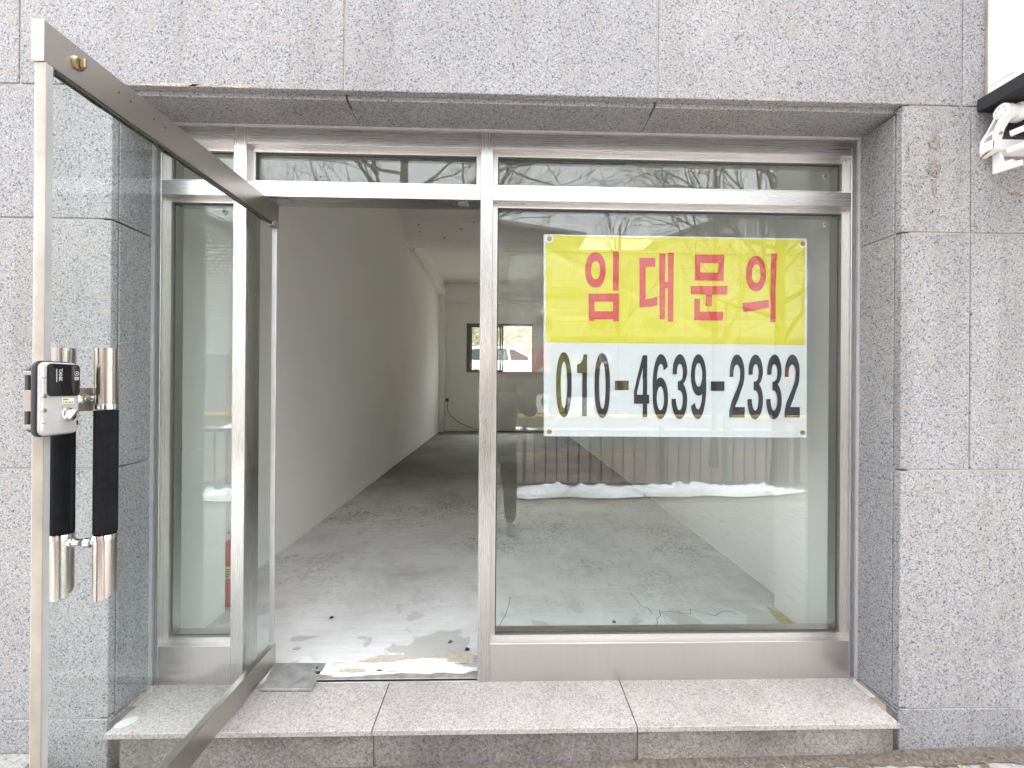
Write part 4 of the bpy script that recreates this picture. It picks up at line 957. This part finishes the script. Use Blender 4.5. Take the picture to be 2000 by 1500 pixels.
for s_ in (-1, 1):
    obj('eye', MB().blob((-.04+s_*.031, -.249, 1.56), .010, 2, (1.2, .6, .5)), 'gasket', pe); obj('eyebrow', MB().blob((-.04+s_*.031, -.247, 1.580), .013, 2, (1.3, .5, .25)), 'hair', pe); obj('ear', MB().blob((-.04+s_*.083, -.33, 1.545), .022, 2, (.4, .7, 1.2)), 'skin', pe)
obj('zip', box(-.034, -.026, -.19, -.184, .95, 1.33), 'zinc', pe)
ph = thing('phone', 'black phone held sideways in front of the face', 'phone', (.045, -.012, 1.395))
obj('case', box(-.045, .125, -.017, -.006, 1.398, 1.486, .004), 'phone', ph); obj('camera_bump', box(-.04, .012, -.0058, -.004, 1.43, 1.483, .001), 'gasket', ph)

# ================================================================== seen through the back window
struct('rear_yard', box(-30, 30, YB+.4, 24, 0, 1.40), 'earth')
def car():
    cx, cy, cz = .35, 17.9, 1.40
    # side profile from the rear (left) to the bonnet (right); x along the car
    t_ = thing('parked_car', 'white estate car parked on the yard behind the back window', 'car', (cx, cy, cz))
    def pf(l): return [(cx+a, cz+b_) for a, b_ in l]
    low = pf([(-2.45, .45), (-2.5, .75), (-2.45, 1.02), (-1.5, 1.06), (1.05, 1.02), (1.6, 1.0), (2.25, .88), (2.42, .70), (2.42, .42), (2.1, .28), (-2.2, .28)])
    obj('body', MB().prism(low, 'y', cy-.95, cy+.95, .06, 3, True), 'carpaint', t_)
    ca = MB(); lo_ = pf([(-2.35, 1.03), (1.22, 1.00)]); up = pf([(-2.05, 1.62), (.28, 1.62)])
    pr2 = pf([(-2.38, 1.0), (-2.25, 1.30), (-1.95, 1.63), (-1.2, 1.69), (-.3, 1.68), (.25, 1.60), (1.30, 1.0)])
    b = bmesh.new(); n_ = len(pr2); A = []; B_ = []
    for x_, z_ in pr2:
        ins = .08+.22*max(0, (z_-cz-1.0))/.69; A.append(b.verts.new((x_, cy-.95+ins, z_))); B_.append(b.verts.new((x_, cy+.95-ins, z_)))
    b.faces.new(A[::-1]); b.faces.new(B_)
    for i in range(n_): b.faces.new((A[i], A[(i+1) % n_], B_[(i+1) % n_], B_[i]))
    bmesh.ops.recalc_face_normals(b, faces=b.faces[:]); bmesh.ops.bevel(b, geom=b.edges[:], offset=.03, segments=2, affect='EDGES'); ca.merge(b, True)
    obj('cabin', ca, 'carpaint', t_)
    def side(x_, z_): return (cx+x_, cy-.95+.08+.22*max(0, z_-1.0)/.69-.014, cz+z_)
    for poly in ([(-2.05, 1.08), (-1.95, 1.32), (-1.75, 1.52), (-1.30, 1.57), (-1.26, 1.08)], [(-1.18, 1.08), (-1.20, 1.575), (-.16, 1.575), (-.08, 1.08)], [(.02, 1.08), (-.07, 1.575), (.16, 1.53), (.78, 1.20), (.98, 1.08)]):
        obj('side_window', MB().poly([side(*p) for p in poly]), 'carglass', t_)
    for a in (-1.22, -.26, .95): obj('door_seam', box(cx+a, cx+a+.008, cy-.953, cy-.951, cz+.45, cz+1.0), 'gasket', t_)
    for a in (-1.0, -.08): obj('door_handle', box(cx+a, cx+a+.2, cy-.975, cy-.952, cz+.90, cz+.93, .006), 'carpaint', t_)
    obj('mirror', box(cx+.72, cx+.98, cy-1.12, cy-.92, cz+1.05, cz+1.20, .04, 2), 'carpaint', t_)
    for a in (-1.45, 1.50):
        w_ = obj('wheel', MB().lathe([(.2, 0), (.34, .01), (.36, .05), (.36, .2), (.34, .24), (.2, .25)], (cx+a, cy-.96, cz+.36), 'y', 28), 'tyre', t_); obj('rim', MB().lathe([(.02, -.02), (.22, -.02), (.235, 0), (.02, .01)], (cx+a, cy-.96, cz+.36), 'y', 24), 'zinc', w_)
    obj('headlight', box(cx+2.2, cx+2.44, cy-.93, cy-.62, cz+.68, cz+.82, .03, 2), 'clear', t_); obj('tail_light', box(cx-2.51, cx-2.40, cy-.93, cy-.7, cz+.8, cz+1.0, .03, 2), 'red', t_)
car()
def hz_(x, y): return 1.4 + max(0, y-20.0)*.72 + .35*mnoise.noise((x*.3, y*.3, 2)) + .12*mnoise.noise((x*1.3, y*1.3, 6))
hb = MB(); vs = [[hb.bm.verts.new((-14+i*.4, 19.8+j*.35, hz_(-14+i*.4, 19.8+j*.35)-.15)) for i in range(71)] for j in range(46)]
for j in range(45):
    for i in range(70): hb.bm.faces.new((vs[j][i], vs[j][i+1], vs[j+1][i+1], vs[j+1][i])).smooth = True
struct('hill', hb, 'hill')
gs = MB()
for i in range(16000):
    x = random.uniform(-6, 6); y = random.uniform(20.2, 29); z = hz_(x, y)-.18; a = random.uniform(0, 6.28); l = random.uniform(.25, .6); dx = math.cos(a)*l*.6+.2; dy = math.sin(a)*l*.4-.1; q_ = .014
    gs.poly([(x-q_, y, z), (x+q_, y, z), (x+dx*.5+q_*.6, y+dy*.5, z+l*.75), (x+dx, y+dy, z+l*.8)])
obj('dry_grass', gs, 'straw', kind='stuff')
sn = MB()
for i in range(26):
    x = random.uniform(-5, 5); y = random.uniform(20.6, 27); rr = random.uniform(.12, .38); sn.blob((x, y, hz_(x, y)+.02), rr, 2, (1.4, 1, .5))
obj('snow_patches', sn, 'snow', kind='stuff')
